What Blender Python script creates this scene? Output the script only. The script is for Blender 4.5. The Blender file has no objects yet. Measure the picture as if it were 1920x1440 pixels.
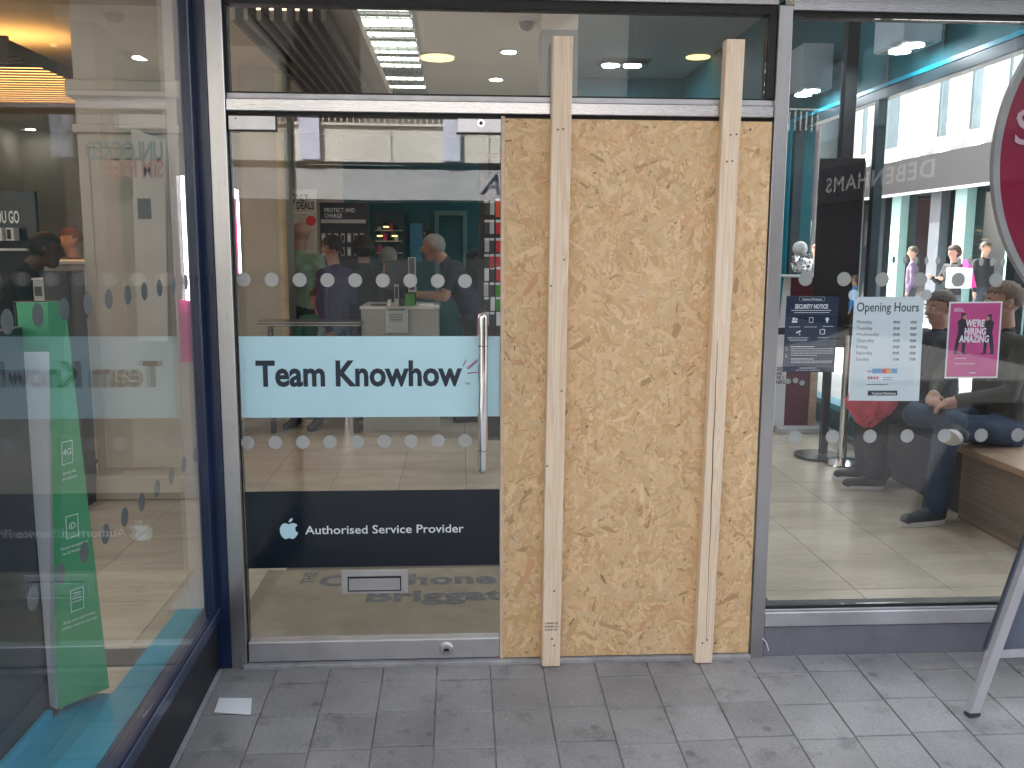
import bpy, bmesh, math, random
import numpy as np
from mathutils import Vector, Matrix, Euler
R = math.radians
random.seed(7)
S = bpy.context.scene
COL = S.collection

# ------------------------------------------------------------------ camera, world, sun, exposure
CAM = np.array([0.0, -3.3, 1.552]); FPX = 1707.76
YAW, PIT, ROL = R(3.3390), R(8.3812), R(0.2805)
_cy, _sy, _cp, _sp = math.cos(YAW), math.sin(YAW), math.cos(PIT), math.sin(PIT)
FW = np.array([_sy*_cp, _cy*_cp, -_sp]); _r0 = np.array([_cy, -_sy, 0.0]); _u0 = np.cross(_r0, FW)
RT = math.cos(ROL)*_r0 + math.sin(ROL)*_u0; UP = -math.sin(ROL)*_r0 + math.cos(ROL)*_u0
cam = bpy.data.objects.new('camera', bpy.data.cameras.new('camera')); COL.objects.link(cam)
cam.matrix_world = Matrix(((RT[0], UP[0], -FW[0], CAM[0]), (RT[1], UP[1], -FW[1], CAM[1]), (RT[2], UP[2], -FW[2], CAM[2]), (0, 0, 0, 1)))
cam.data.sensor_width = 36; cam.data.lens = 36*FPX/1920; cam.data.clip_start = .05; cam.data.clip_end = 600
S.camera = cam
SUN = Vector((-.40, .60, .69)).normalized()          # towards the sun: high behind the shop, left
world = bpy.data.worlds.new('World'); S.world = world; world.use_nodes = True
wn = world.node_tree; bg = wn.nodes['Background']; sky = wn.nodes.new('ShaderNodeTexSky')
sky.sky_type = 'NISHITA'; sky.sun_disc = False
sky.sun_elevation = math.asin(SUN.z); sky.sun_rotation = math.atan2(SUN.x, SUN.y)
sky.air_density = 1.0; sky.dust_density = 3.0; sky.ozone_density = 1.0
hs_ = wn.nodes.new('ShaderNodeHueSaturation'); hs_.inputs['Saturation'].default_value = .28
wn.links.new(sky.outputs[0], hs_.inputs['Color']); wn.links.new(hs_.outputs[0], bg.inputs[0]); bg.inputs[1].default_value = .15
sl = bpy.data.lights.new('sun', 'SUN'); sl.energy = 4.6; sl.angle = R(.6); sl.color = (1, .95, .88)
so = bpy.data.objects.new('sun', sl); COL.objects.link(so); so.rotation_euler = SUN.to_track_quat('Z', 'Y').to_euler(); so.location = (-4, 6, 20)
S.view_settings.view_transform = 'Standard'; S.view_settings.look = 'None'; S.view_settings.gamma = 1
S.view_settings.exposure = 2.58
S.render.engine = 'CYCLES'
S.cycles.use_denoising = True; S.cycles.max_bounces = 9; S.cycles.transparent_max_bounces = 24
S.cycles.glossy_bounces = 5; S.cycles.diffuse_bounces = 4; S.cycles.sample_clamp_indirect = 4
S.cycles.caustics_reflective = False; S.cycles.caustics_refractive = False

def at(px, py, ax, v):                                 # a pixel of the photograph carried onto the plane (axis ax = v)
    d = FW + RT*(px-960)/FPX - UP*(py-720)/FPX
    return Vector(CAM + d*(v-CAM[ax])/d[ax])
AX = lambda px, py, v: at(px, py, 0, v)
AY = lambda px, py, v=0: at(px, py, 1, v)
AZ = lambda px, py, v=0: at(px, py, 2, v)
SLOPE = .065
def ground(y): return SLOPE*max(y, -6) if y < 0 else 0.0

# ------------------------------------------------------------------ materials
def nn(t, k, **kw):
    n = t.nodes.new(k)
    for a, b in kw.items(): setattr(n, a, b)
    return n
def _val(t, inp, v):
    if hasattr(v, 'is_linked') or hasattr(v, 'node'): t.links.new(v, inp)
    else: inp.default_value = v
def math_(t, op, a, b=None, c=None, clamp=False):
    n = nn(t, 'ShaderNodeMath', operation=op, use_clamp=clamp)
    _val(t, n.inputs[0], a)
    if b is not None: _val(t, n.inputs[1], b)
    if c is not None: _val(t, n.inputs[2], c)
    return n.outputs[0]
def mixc(t, f, a, b, mode='MIX'):
    n = nn(t, 'ShaderNodeMix', data_type='RGBA', blend_type=mode)
    _val(t, n.inputs[0], f); _val(t, n.inputs[6], a if hasattr(a, 'node') else (*a[:3], 1)); _val(t, n.inputs[7], b if hasattr(b, 'node') else (*b[:3], 1))
    return n.outputs[2]
def coords(t, scale=(1, 1, 1), loc=(0, 0, 0), kind='pos'):
    m = nn(t, 'ShaderNodeMapping'); m.inputs[1].default_value = loc; m.inputs[3].default_value = scale
    if kind == 'pos': t.links.new(nn(t, 'ShaderNodeNewGeometry').outputs['Position'], m.inputs[0])
    else: t.links.new(nn(t, 'ShaderNodeTexCoord').outputs['Object'], m.inputs[0])
    return m.outputs[0]
def noise(t, vec, scale, detail=4, rough=.55, dist=0):
    n = nn(t, 'ShaderNodeTexNoise'); t.links.new(vec, n.inputs['Vector'])
    n.inputs['Scale'].default_value = scale; n.inputs['Detail'].default_value = detail; n.inputs['Roughness'].default_value = rough; n.inputs['Distortion'].default_value = dist
    return n.outputs[0]
def ramp(t, f, stops):
    n = nn(t, 'ShaderNodeValToRGB'); t.links.new(f, n.inputs[0]); e = n.color_ramp.elements
    while len(e) < len(stops): e.new(.5)
    for q, (p, c) in zip(e, stops): q.position = p; q.color = (*(c if hasattr(c, '__len__') else (c, c, c)), 1)
    return n.outputs[0]
def bump(t, h, strength, dist=.01):
    n = nn(t, 'ShaderNodeBump'); n.inputs['Strength'].default_value = strength; n.inputs['Distance'].default_value = dist
    t.links.new(h, n.inputs['Height']); return n.outputs[0]
MC = {}
def mat(name, c, rough=.5, metal=0., var=.12, scale=6., bmp=.0, bscale=80., stretch=(1, 1, 1), spec=.5, emit=None, es=0, coat=0, dirt=0):
    if name in MC: return MC[name]
    m = bpy.data.materials.new(name); m.use_nodes = True; t = m.node_tree; p = t.nodes['Principled BSDF']; MC[name] = m
    v = coords(t, stretch)
    f = noise(t, v, scale)
    if var > 0:
        a = tuple(min(1, x*(1-var*1.3)) for x in c); b = tuple(min(1, x*(1+var*1.3)) for x in c)
        o = ramp(t, f, [(.28, a), (.72, b)])
        if dirt:
            g = noise(t, coords(t), 2.3, 7, .7)
            o = mixc(t, math_(t, 'MULTIPLY', ramp(t, g, [(.48, 0), (.72, 1)]), dirt), o, tuple(x*.35 for x in c))
        t.links.new(o, p.inputs['Base Color'])
        t.links.new(math_(t, 'MULTIPLY_ADD', noise(t, v, scale*3), .22*rough, rough*.88), p.inputs['Roughness'])
    else:
        p.inputs['Base Color'].default_value = (*c, 1); p.inputs['Roughness'].default_value = rough
    p.inputs['Metallic'].default_value = metal; p.inputs['Specular IOR Level'].default_value = spec
    p.inputs['Coat Weight'].default_value = coat; p.inputs['Coat Roughness'].default_value = .06
    if bmp: t.links.new(bump(t, noise(t, v, bscale, 5), bmp), p.inputs['Normal'])
    if emit: p.inputs['Emission Color'].default_value = (*emit, 1); p.inputs['Emission Strength'].default_value = es
    return m
def glass_mat(name, r0=.046, tint=(.965, .975, .975), grime=.010):
    m = bpy.data.materials.new(name); m.use_nodes = True; t = m.node_tree; t.nodes.clear(); MC[name] = m
    o = nn(t, 'ShaderNodeOutputMaterial'); g = nn(t, 'ShaderNodeNewGeometry')
    d = nn(t, 'ShaderNodeVectorMath', operation='DOT_PRODUCT'); t.links.new(g.outputs['Incoming'], d.inputs[0]); t.links.new(g.outputs['Normal'], d.inputs[1])
    c = math_(t, 'ABSOLUTE', d.outputs['Value'])
    f = math_(t, 'POWER', math_(t, 'SUBTRACT', 1.0, c, clamp=True), 5.0)
    f = math_(t, 'MULTIPLY_ADD', f, 1-r0, r0, clamp=True)
    tr = nn(t, 'ShaderNodeBsdfTransparent'); tr.inputs[0].default_value = (*tint, 1)
    gl = nn(t, 'ShaderNodeBsdfGlossy'); gl.inputs['Roughness'].default_value = 0.0; gl.inputs[0].default_value = (1, 1, 1, 1)
    wv = bump(t, noise(t, coords(t, (1, 1, .6)), 1.1, 2), .035, .02); t.links.new(wv, gl.inputs['Normal'])
    mx = nn(t, 'ShaderNodeMixShader'); t.links.new(f, mx.inputs[0]); t.links.new(tr.outputs[0], mx.inputs[1]); t.links.new(gl.outputs[0], mx.inputs[2])
    df = nn(t, 'ShaderNodeBsdfDiffuse'); df.inputs[0].default_value = (.6, .62, .6, 1)
    gr = math_(t, 'MULTIPLY', ramp(t, noise(t, coords(t, (3, 3, .7)), 3.5, 8, .7), [(.45, .15), (.8, 1)]), grime)
    m2 = nn(t, 'ShaderNodeMixShader'); t.links.new(gr, m2.inputs[0]); t.links.new(mx.outputs[0], m2.inputs[1]); t.links.new(df.outputs[0], m2.inputs[2])
    t.links.new(m2.outputs[0], o.inputs[0]); return m
GLASS = glass_mat('window_glass'); GLASS2 = glass_mat('side_glass', .035, grime=.008); 
STEEL = mat('brushed_steel', (.50, .495, .505), .29, 1, .035, 5, .012, 30, (30, 30, .5), dirt=.12)
STEELH = mat('brushed_steel_rail', (.58, .575, .585), .28, 1, .035, 5, .012, 30, (.5, 30, 30), dirt=.12)
SATIN = mat('satin_steel', (.60, .60, .62), .38, .85, .09, 6, dirt=.3)
CHROME = mat('polished_steel', (.75, .75, .77), .12, 1, .04)
ALU = mat('dull_aluminium', (.52, .52, .55), .42, .6, .12, 5, .03, dirt=.4)
GASKET = mat('black_gasket', (.012, .012, .013), .6, 0, .2)
BLUE = mat('navy_blue_paint', (.007, .020, .070), .32, 0, .12, 5, .04, 60, coat=.3)
PLINTH = mat('dark_plinth', (.007, .008, .013), .5, 0, .2)
TEAL = mat('teal_laminate', (.006, .34, .50), .33, 0, .06, 3)
TEALW = mat('teal_wall_paint', (.008, .135, .165), .6, 0, .10, 1.2)
WALLB = mat('warm_grey_wall', (.36, .33, .27), .7, 0, .10, 1.4)
CEILB = mat('beige_ceiling', (.62, .57, .48), .8, 0, .04, 1.5)
CEILG = mat('cool_grey_ceiling', (.55, .60, .62), .8, 0, .04, 1.5)
PIER = mat('stone_grey_pier', (.40, .37, .31), .6, 0, .08, 2)
WHITE = mat('white_laminate', (.70, .71, .72), .35, 0, .04)
GREYL = mat('light_grey_laminate', (.46, .47, .47), .45, 0, .05)
BLACK = mat('black_plastic', (.005, .0055, .007), .35, 0, .1)
DARKG = mat('dark_grey', (.04, .045, .055), .45, 0, .1)
NAVYP = mat('navy_print', (.009, .015, .024), .10, 0, .05)
PALEB = mat('pale_blue_vinyl', (.55, .84, .95), .35, 0, .02)
PRINTW = mat('white_print', (.78, .84, .88), .5, 0, 0)
PRINTK = mat('dark_print', (.012, .025, .045), .5, 0, 0)
PRINTG = mat('grey_print', (.16, .18, .20), .5, 0, 0)
PAPER = mat('paper', (.74, .78, .82), .6, 0, .03, 8)
PAPERB = mat('pale_blue_paper', (.72, .82, .88), .5, 0, .04, 4)
PINK = mat('pink_paper', (.56, .075, .27), .45, 0, .10, 7)
MAGENTA = mat('magenta_print', (.50, .010, .16), .4, 0, .06)
MAROON = mat('maroon_panel', (.10, .008, .020), .4, 0, .08)
GREEN = mat('green_print', (.055, .33, .15), .5, 0, .05)
RED = mat('red_print', (.55, .02, .03), .4, 0, .06)
ORANGE = mat('orange_print', (.75, .10, .03), .4, 0, .06)
DOTM = mat('frosted_dot', (.43, .435, .43), .7, 0, .04)
BLADE = mat('brown_slat', (.10, .075, .055), .55, 0, .15, 4)
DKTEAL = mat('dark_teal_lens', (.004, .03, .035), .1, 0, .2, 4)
LAMPW = mat('lamp_lens', (.9, .9, .9), .4, 0, 0, emit=(1, .95, .88), es=9)
LAMPS = mat('spot_lens', (.9, .9, .9), .4, 0, 0, emit=(.84, .93, 1), es=15)
LAMPC = mat('cool_lamp', (.9, .9, .9), .4, 0, 0, emit=(.85, .95, 1), es=3)
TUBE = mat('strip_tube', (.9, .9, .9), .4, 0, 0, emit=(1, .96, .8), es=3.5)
TUBEW = mat('warm_tray', (.9, .7, .4), .5, 0, .1, 5, emit=(1, .52, .16), es=1.1)
YELLOW = mat('yellow_opal', (.8, .65, .3), .5, 0, 0, emit=(1, .72, .28), es=.4)
BOXED = mat('lightbox_edge', (.9, .9, .9), .4, 0, 0, emit=(1, .93, 1), es=2.0)
BOXFACE = mat('lightbox_face', (.5, .01, .16), .4, 0, 0, emit=(.85, .02, .20), es=.3)
OPALE = mat('pale_ceramic', (.8, .8, .8), .35, 0, .05)
FOIL = mat('silver_foil', (.8, .8, .82), .22, 1, .05, 20, .6, 12)
OAKM = mat('light_oak', (.42, .29, .19), .45, 0, .18, 4, .05, 20, (1, .3, 12))
STONEW = mat('pale_render', (.66, .63, .58), .7, 0, .08, 1.5, .1, 30)
LAV = mat('lavender_pilaster', (.60, .62, .78), .6, 0, .04)
SOFF = mat('grey_soffit', (.30, .30, .29), .7, 0, .08)
BRICKM = mat('red_brick', (.33, .085, .06), .8, 0, .22, 12)
FASC = mat('charcoal_fascia', (.007, .008, .010), .4, 0, .1)
TEALGL = mat('pale_teal_column', (.35, .55, .55), .3, 0, .05)
ASPH = mat('asphalt', (.06, .06, .062), .85, 0, .25, 9, .3, 120)
STREET = mat('street_paving', (.13, .13, .13), .8, 0, .12, 2)
MORTAR = mat('paving_joint', (.30, .29, .29), .9, 0, .35, 14)
CONC = mat('painted_riser', (.17, .175, .215), .55, 0, .14, 3, .15, 50, dirt=.45)
KERB = mat('grimy_threshold', (.34, .34, .36), .6, 0, .25, 9, .1, 60, dirt=.5)

def floor_mat():
    m = bpy.data.materials.new('limestone_floor_tile'); m.use_nodes = True; t = m.node_tree; p = t.nodes['Principled BSDF']
    f = noise(t, coords(t, (1, 3.2, 1)), 1.7, 8, .62, .6); f2 = noise(t, coords(t, (1, 6, 1)), 7, 6, .6)
    o = ramp(t, f, [(.3, (.36, .31, .23)), (.52, (.50, .44, .34)), (.75, (.57, .53, .45))])
    o = mixc(t, math_(t, 'MULTIPLY', ramp(t, f2, [(.45, 0), (.7, 1)]), .3), o, (.30, .26, .20))
    inf = nn(t, 'ShaderNodeObjectInfo')
    hs = nn(t, 'ShaderNodeHueSaturation'); t.links.new(o, hs.inputs['Color']); t.links.new(math_(t, 'MULTIPLY_ADD', inf.outputs['Random'], .16, .92), hs.inputs['Value'])
    t.links.new(hs.outputs[0], p.inputs['Base Color']); p.inputs['Roughness'].default_value = .28
    return m
FLOORM = floor_mat()
GROUT = mat('floor_grout', (.10, .085, .065), .8)
def slab_mat():
    m = bpy.data.materials.new('grey_paving_slab'); m.use_nodes = True; t = m.node_tree; p = t.nodes['Principled BSDF']
    base = ramp(t, noise(t, coords(t), 3.0, 9, .65), [(.3, (.19, .189, .193)), (.5, (.255, .253, .259)), (.72, (.315, .312, .317))])
    blot = ramp(t, noise(t, coords(t, loc=(3, 1, 0)), 9, 5, .6), [(.56, 0), (.68, 1)])
    o = mixc(t, math_(t, 'MULTIPLY', blot, .42), base, (.085, .085, .09))
    fine = ramp(t, noise(t, coords(t), 160, 4, .7), [(.35, .78), (.65, 1.15)])
    o = mixc(t, 1.0, o, fine, 'MULTIPLY')
    gum = nn(t, 'ShaderNodeTexVoronoi'); t.links.new(coords(t, (1, 1, .2)), gum.inputs['Vector']); gum.inputs['Scale'].default_value = 4.2
    g = ramp(t, math_(t, 'ADD', gum.outputs['Distance'], math_(t, 'MULTIPLY', noise(t, coords(t), 40, 3), .06)), [(.085, 1), (.12, 0)])
    o = mixc(t, math_(t, 'MULTIPLY', g, .45), o, (.05, .05, .055))
    wh = nn(t, 'ShaderNodeTexVoronoi'); t.links.new(coords(t, (1, 1, .2), (9, 2, 0)), wh.inputs['Vector']); wh.inputs['Scale'].default_value = 11
    w = ramp(t, wh.outputs['Distance'], [(.028, 1), (.04, 0)])
    o = mixc(t, math_(t, 'MULTIPLY', w, .7), o, (.6, .6, .6))
    inf = nn(t, 'ShaderNodeObjectInfo'); hs = nn(t, 'ShaderNodeHueSaturation'); t.links.new(o, hs.inputs['Color']); t.links.new(math_(t, 'MULTIPLY_ADD', inf.outputs['Random'], .22, .89), hs.inputs['Value'])
    t.links.new(hs.outputs[0], p.inputs['Base Color'])
    t.links.new(ramp(t, noise(t, coords(t), 12, 5), [(.3, .5), (.7, .72)]), p.inputs['Roughness'])
    t.links.new(bump(t, noise(t, coords(t), 220, 5, .7), .25, .004), p.inputs['Normal'])
    return m
SLAB = slab_mat()
def pine_mat(name, off):
    m = bpy.data.materials.new(name); m.use_nodes = True; t = m.node_tree; p = t.nodes['Principled BSDF']
    v = coords(t, (1, 1, .045), (off, 0, off*.7))
    f = noise(t, coords(t, (15, 15, .55), (off, 0, off*.7)), 1.6, 2, .5, 1.1)
    fr_ = math_(t, 'FRACT', math_(t, 'MULTIPLY', f, 9.0))
    o = ramp(t, fr_, [(.0, (.77, .61, .45)), (.5, (.85, .71, .55)), (.86, (.74, .55, .39)), (1, (.80, .65, .48))])
    g = ramp(t, noise(t, coords(t, (220, 220, 3), (off, 0, 0)), 1, 4), [(.3, .93), (.7, 1.05)])
    o = mixc(t, 1.0, o, g, 'MULTIPLY')
    k = nn(t, 'ShaderNodeTexVoronoi'); t.links.new(coords(t, (9, 9, 2.1), (off*3+.3, 0, off)), k.inputs['Vector']); k.inputs['Scale'].default_value = .8
    kn = ramp(t, k.outputs['Distance'], [(.045, 1), (.075, 0)])
    o = mixc(t, math_(t, 'MULTIPLY', kn, .55), o, (.30, .17, .10))
    t.links.new(o, p.inputs['Base Color']); p.inputs['Roughness'].default_value = .62
    t.links.new(bump(t, noise(t, coords(t, (200, 200, 4)), 1, 4), .2, .002), p.inputs['Normal'])
    return m
def osb_mat(flake=True):
    m = bpy.data.materials.new('wood_strand' if flake else 'strand_board_edge'); m.use_nodes = True; t = m.node_tree; p = t.nodes['Principled BSDF']
    if flake:
        a = nn(t, 'ShaderNodeVertexColor', layer_name='Col'); uv = nn(t, 'ShaderNodeUVMap'); uv.uv_map = 'UVMap'
        mp = nn(t, 'ShaderNodeMapping'); mp.inputs[3].default_value = (1.3, 38, 1); t.links.new(uv.outputs[0], mp.inputs[0])
        g = ramp(t, noise(t, mp.outputs[0], 6, 4, .6), [(.28, .84), (.72, 1.10)])
        o = mixc(t, 1.0, a.outputs[0], g, 'MULTIPLY')
        sp = ramp(t, noise(t, coords(t, (1, 1, .6)), 150, 3, .6), [(.63, 0), (.70, 1)])
        big = ramp(t, noise(t, coords(t, loc=(2, 0, 5)), 7, 3, .6), [(.42, .1), (.65, 1)])
        o = mixc(t, math_(t, 'MULTIPLY', math_(t, 'MULTIPLY', sp, big), .55), o, (.17, .095, .05))
        t.links.new(bump(t, noise(t, mp.outputs[0], 9, 4), .25, .002), p.inputs['Normal'])
    else:
        o = ramp(t, noise(t, coords(t, (30, 30, 12)), 2, 6, .7), [(.3, (.40, .25, .13)), (.7, (.70, .52, .34))])
    t.links.new(o, p.inputs['Base Color']); p.inputs['Roughness'].default_value = .55; p.inputs['Specular IOR Level'].default_value = .35
    return m

# ------------------------------------------------------------------ building helpers
def thing(name, label, cat, loc=(0, 0, 0), group=None, rz=0, kind=None):
    o = bpy.data.objects.new(name, None); COL.objects.link(o); o.location = loc; o.rotation_euler = (0, 0, rz); o.empty_display_size = .1
    tag(o, label, cat, group, kind); return o
def tag(o, label=None, cat=None, group=None, kind=None):
    for k, v in (('label', label), ('category', cat), ('group', group), ('kind', kind)):
        if v: o[k] = v
    return o
def origin(par):
    v = Vector((0, 0, 0))
    while par is not None: v += par.location; par = par.parent
    return v
def obj(name, bm, m=None, parent=None, smooth=False, local=False, ms=None):
    me = bpy.data.meshes.new(name); bm.to_mesh(me); bm.free()
    for x in (ms or ([m] if m else [])): me.materials.append(x)
    if smooth:
        me.polygons.foreach_set('use_smooth', [True]*len(me.polygons))
        try: me.set_sharp_from_angle(angle=R(38))
        except Exception: pass
    o = bpy.data.objects.new(name, me); COL.objects.link(o)
    if parent is not None:
        o.parent = parent
        if not local: me.transform(Matrix.Translation(-origin(parent)))
    return o
def place(o, loc):                                     # top-level mesh: give it its own origin
    o.data.transform(Matrix.Translation(-Vector(loc))); o.location = loc; return o
def B(x0, x1, y0, y1, z0, z1, bm=None, bev=0, seg=1):
    bm = bm or bmesh.new(); tmp = bmesh.new() if bev else bm
    vs = [tmp.verts.new((x, y, z)) for x in (x0, x1) for y in (y0, y1) for z in (z0, z1)]
    for f in ((0, 1, 3, 2), (4, 6, 7, 5), (0, 4, 5, 1), (2, 3, 7, 6), (0, 2, 6, 4), (1, 5, 7, 3)): tmp.faces.new([vs[i] for i in f])
    if bev:
        bmesh.ops.bevel(tmp, geom=tmp.edges[:], offset=bev, segments=seg, affect='EDGES', profile=.6)
        me = bpy.data.meshes.new('t'); tmp.to_mesh(me); tmp.free(); bm.from_mesh(me); bpy.data.meshes.remove(me)
    return bm
def hexa(pts, bm=None):                                # 4 bottom points then 4 top points, same order
    bm = bm or bmesh.new(); v = [bm.verts.new(p) for p in pts]
    fs = [bm.faces.new([v[i] for i in f]) for f in ((0, 3, 2, 1), (4, 5, 6, 7), (0, 1, 5, 4), (1, 2, 6, 5), (2, 3, 7, 6), (3, 0, 4, 7))]
    bmesh.ops.recalc_face_normals(bm, faces=fs); return bm
def slabp(a, b, c, d, n, bm=None):                     # a quad thickened by vector n
    n = Vector(n); q = [Vector(p) for p in (a, b, c, d)]
    return hexa(q + [p+n for p in q], bm)
def tube(pts, r, bm=None, seg=16, cap=True):
    bm = bm or bmesh.new(); pts = [Vector(p) for p in pts]; rs = r if hasattr(r, '__len__') else [r]*len(pts); rings = []; ref = None
    for i, p in enumerate(pts):
        d = (pts[min(i+1, len(pts)-1)] - pts[max(i-1, 0)]).normalized()
        if ref is None: ref = d.orthogonal().normalized()
        ref = (ref - d*ref.dot(d)).normalized(); s = d.cross(ref)
        rings.append([bm.verts.new(p + (ref*math.cos(2*math.pi*k/seg) + s*math.sin(2*math.pi*k/seg))*rs[i]) for k in range(seg)])
    fs = []
    for a, b in zip(rings, rings[1:]):
        for k in range(seg): fs.append(bm.faces.new((a[k], a[(k+1) % seg], b[(k+1) % seg], b[k])))
    if cap: fs += [bm.faces.new(rings[0][::-1]), bm.faces.new(rings[-1])]
    bmesh.ops.recalc_face_normals(bm, faces=fs); return bm
def ball(c, r, bm=None, seg=14, sc=(1, 1, 1)):
    bm = bm or bmesh.new(); M = Matrix.Translation(c) @ Matrix.Diagonal((*[r*k for k in sc], 1))
    bmesh.ops.create_uvsphere(bm, u_segments=seg, v_segments=max(6, seg//2+1), radius=1, matrix=M); return bm
def disc(c, r, n, th=.001, seg=28, bm=None):
    n = Vector(n).normalized(); return tube([Vector(c), Vector(c)+n*th], r, bm, seg)
FACE = Matrix.Rotation(math.pi/2, 4, 'X')               # writing that faces -Y, reads along +X
def text(s, size, m, parent, loc, rot=FACE, align='LEFT', bold=0., xs=1., th=.0006, name='lettering', shear=0, sp=1., res=3):
    cu = bpy.data.curves.new('t', 'FONT'); cu.body = s; cu.size = size/.73; cu.align_x = align; cu.offset = bold*size; cu.extrude = th/2; cu.shear = shear; cu.space_character = sp; cu.resolution_u = res
    o = bpy.data.objects.new('t', cu); COL.objects.link(o); bpy.context.view_layer.update()
    me = bpy.data.meshes.new_from_object(o.evaluated_get(bpy.context.evaluated_depsgraph_get())); bpy.data.objects.remove(o)
    me.transform(Matrix.Diagonal((xs, 1, 1, 1))); me.transform(rot); me.transform(Matrix.Translation(Vector(loc)))
    me.materials.clear(); me.materials.append(m)
    o = bpy.data.objects.new(name, me); COL.objects.link(o)
    if parent is not None: o.parent = parent; me.transform(Matrix.Translation(-origin(parent)))
    return o
def dup(root, loc=None, rz=None, label=None, group=None):
    r = root.copy(); COL.objects.link(r)
    if loc is not None: r.location = loc
    if rz is not None: r.rotation_euler = (0, 0, rz)
    if label: r['label'] = label
    if group: r['group'] = group
    for ch in list(root.children):
        c = ch.copy(); COL.objects.link(c); c.parent = r
        for g in list(ch.children):
            d = g.copy(); COL.objects.link(d); d.parent = c
    return r
def struct(name, bm, m): return tag(obj(name, bm, m), kind='structure')

# ------------------------------------------------------------------ ground, street, pavement slabs
bm = bmesh.new()
q = [bm.verts.new(p) for p in ((-300, -300, -.62), (300, -300, -.62), (300, 300, -.62), (-300, 300, -.62))]; bm.faces.new(q)
struct('ground', bm, ASPH)
struct('street', B(-60, 60, -60, -6.1, -.60, -.50), STREET)
pv = struct('pavement', hexa([(-8, -6.1, -.7), (40, -6.1, -.7), (40, 0.0, -.7), (-8, 0.0, -.7), (-8, -6.1, SLOPE*-6.1-.006), (40, -6.1, SLOPE*-6.1-.006), (40, 0.0, -.006), (-8, 0, -.006)]), MORTAR)
struct('side_street_paving', B(3.62, 40, .012, 60, -.30, -.02), mat('pale_side_paving', (.55, .54, .52), .8, 0, .12, 2))
ang = math.atan(SLOPE); gx, gy = .1988, .206
slab_me = None; rng = random.Random(3)
xj = [-.486+gx*k for k in range(-4, 19)]
rows = [(-.139, .125)] + [(-.139-gy*(k+1)+.0, gy) for k in range(5)]
proto = {}
for i in range(len(xj)-1):
    for k, (y0, h) in enumerate(rows):
        sh = .012*((i*7) % 3-1) if k else 0
        x0, x1 = xj[i], xj[i+1]
        if x1 < -1.0: continue
        if (h not in proto):
            proto[h] = B(-gx/2+.0018, gx/2-.0018, -h/2+.0018, h/2-.0018, -.03, 0, bev=.0022)
            o = obj('paving_slab', proto[h], SLAB, pv); proto[h] = o.data; COL.objects.unlink(o); bpy.data.objects.remove(o)
        o = bpy.data.objects.new('paving_slab', proto[h]); COL.objects.link(o); o.parent = pv
        yc = y0 + h/2 + (sh if k else 0)
        o.location = ((x0+x1)/2, yc-.004, SLOPE*yc + rng.uniform(-.0012, .0012)); o.rotation_euler = (ang+rng.uniform(-.003, .003), rng.uniform(-.003, .003), rng.uniform(-.004, .004))

# ------------------------------------------------------------------ shop interior shell
_fb = B(-5.9, 3.28, .051, 10.5, -.3, -.006); B(-5.9, -.956, -1.75, .0505, -.3, -.006, _fb)
struct('shop_floor', _fb, FLOORM)
fl = bpy.data.objects['shop_floor']
tm = None
tx, ty = .447, .4895
mat_zone = lambda x, y: (-.93 < x < 1.3 and y < 1.0)
for i in range(-5, 9):
    for j in range(0, 13):
        x0, y0 = -.403+tx*i, .161+ty*(j-1)
        if x0 + tx > 3.28: continue
        if x0 < -.95 and j < 1: pass
        if tm is None:
            o = obj('floor_tile', B(-tx/2+.0014, tx/2-.0014, -ty/2+.0014, ty/2-.0014, -.006, 0, bev=.001), FLOORM, fl); tm = o.data; bpy.data.objects.remove(o)
        if y0 < .05: continue
        if -.95 < x0+tx/2 < 1.32 and y0+ty/2 < 1.05: continue
        o = bpy.data.objects.new('floor_tile', tm); COL.objects.link(o); o.parent = fl; o.location = (x0+tx/2, y0+ty/2, rng.uniform(-.0003, .0003)-.0004)
gm = obj('tile_grout', B(-2.7, 3.27, .012, 6.05, -.0058, -.0035), GROUT, fl)
M_ = mat('entrance_mat', (.27, .235, .165), .85, 0, .12, 8, .3, 300, dirt=.35)
dm = thing('door_mat', 'sandy brown recessed entrance mat printed with faded shop name behind the glass door', 'door mat', (.2, .5, 0))
obj('mat', B(-.935, 1.30, .02, 1.02, -.0034, .001), M_, dm)
FLAT = Matrix.Identity(4)
MPR = mat('faded_mat_print', (.115, .12, .125), .9, 0, .3, 20)
text('Carphone Warehouse', .135, MPR, dm, (-.665, .80, .002), FLAT, bold=.05, xs=1.07, sp=1.04)
text('Briggate', .135, MPR, dm, (-.43, .595, .002), FLAT, bold=.05, xs=1.15, sp=1.04)
text('THE', .06, MPR, dm, (-.69, .83, .002), Matrix.Rotation(math.pi/2, 4, 'Z'), bold=.03, xs=1.0)
struct('back_wall', B(-5.9, 3.4, 10.5, 10.6, 0, 4.3), TEALW)
struct('back_wall_left', B(-5.9, -1.6, 9.7, 9.78, 0, 3.3), WALLB)
struct('left_wall', B(-6.0, -5.9, -1.8, 10.6, 0, 4.3), WALLB)
struct('low_ceiling', B(-5.9, .80, -1.75, 9.69, 3.10, 3.20), CEILB)
struct('high_ceiling', B(.801, 3.30, .07, 10.49, 4.06, 4.14), CEILG)
struct('ceiling_step', B(.74, .80, .08, 9.69, 3.201, 4.139), CEILG)
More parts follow.
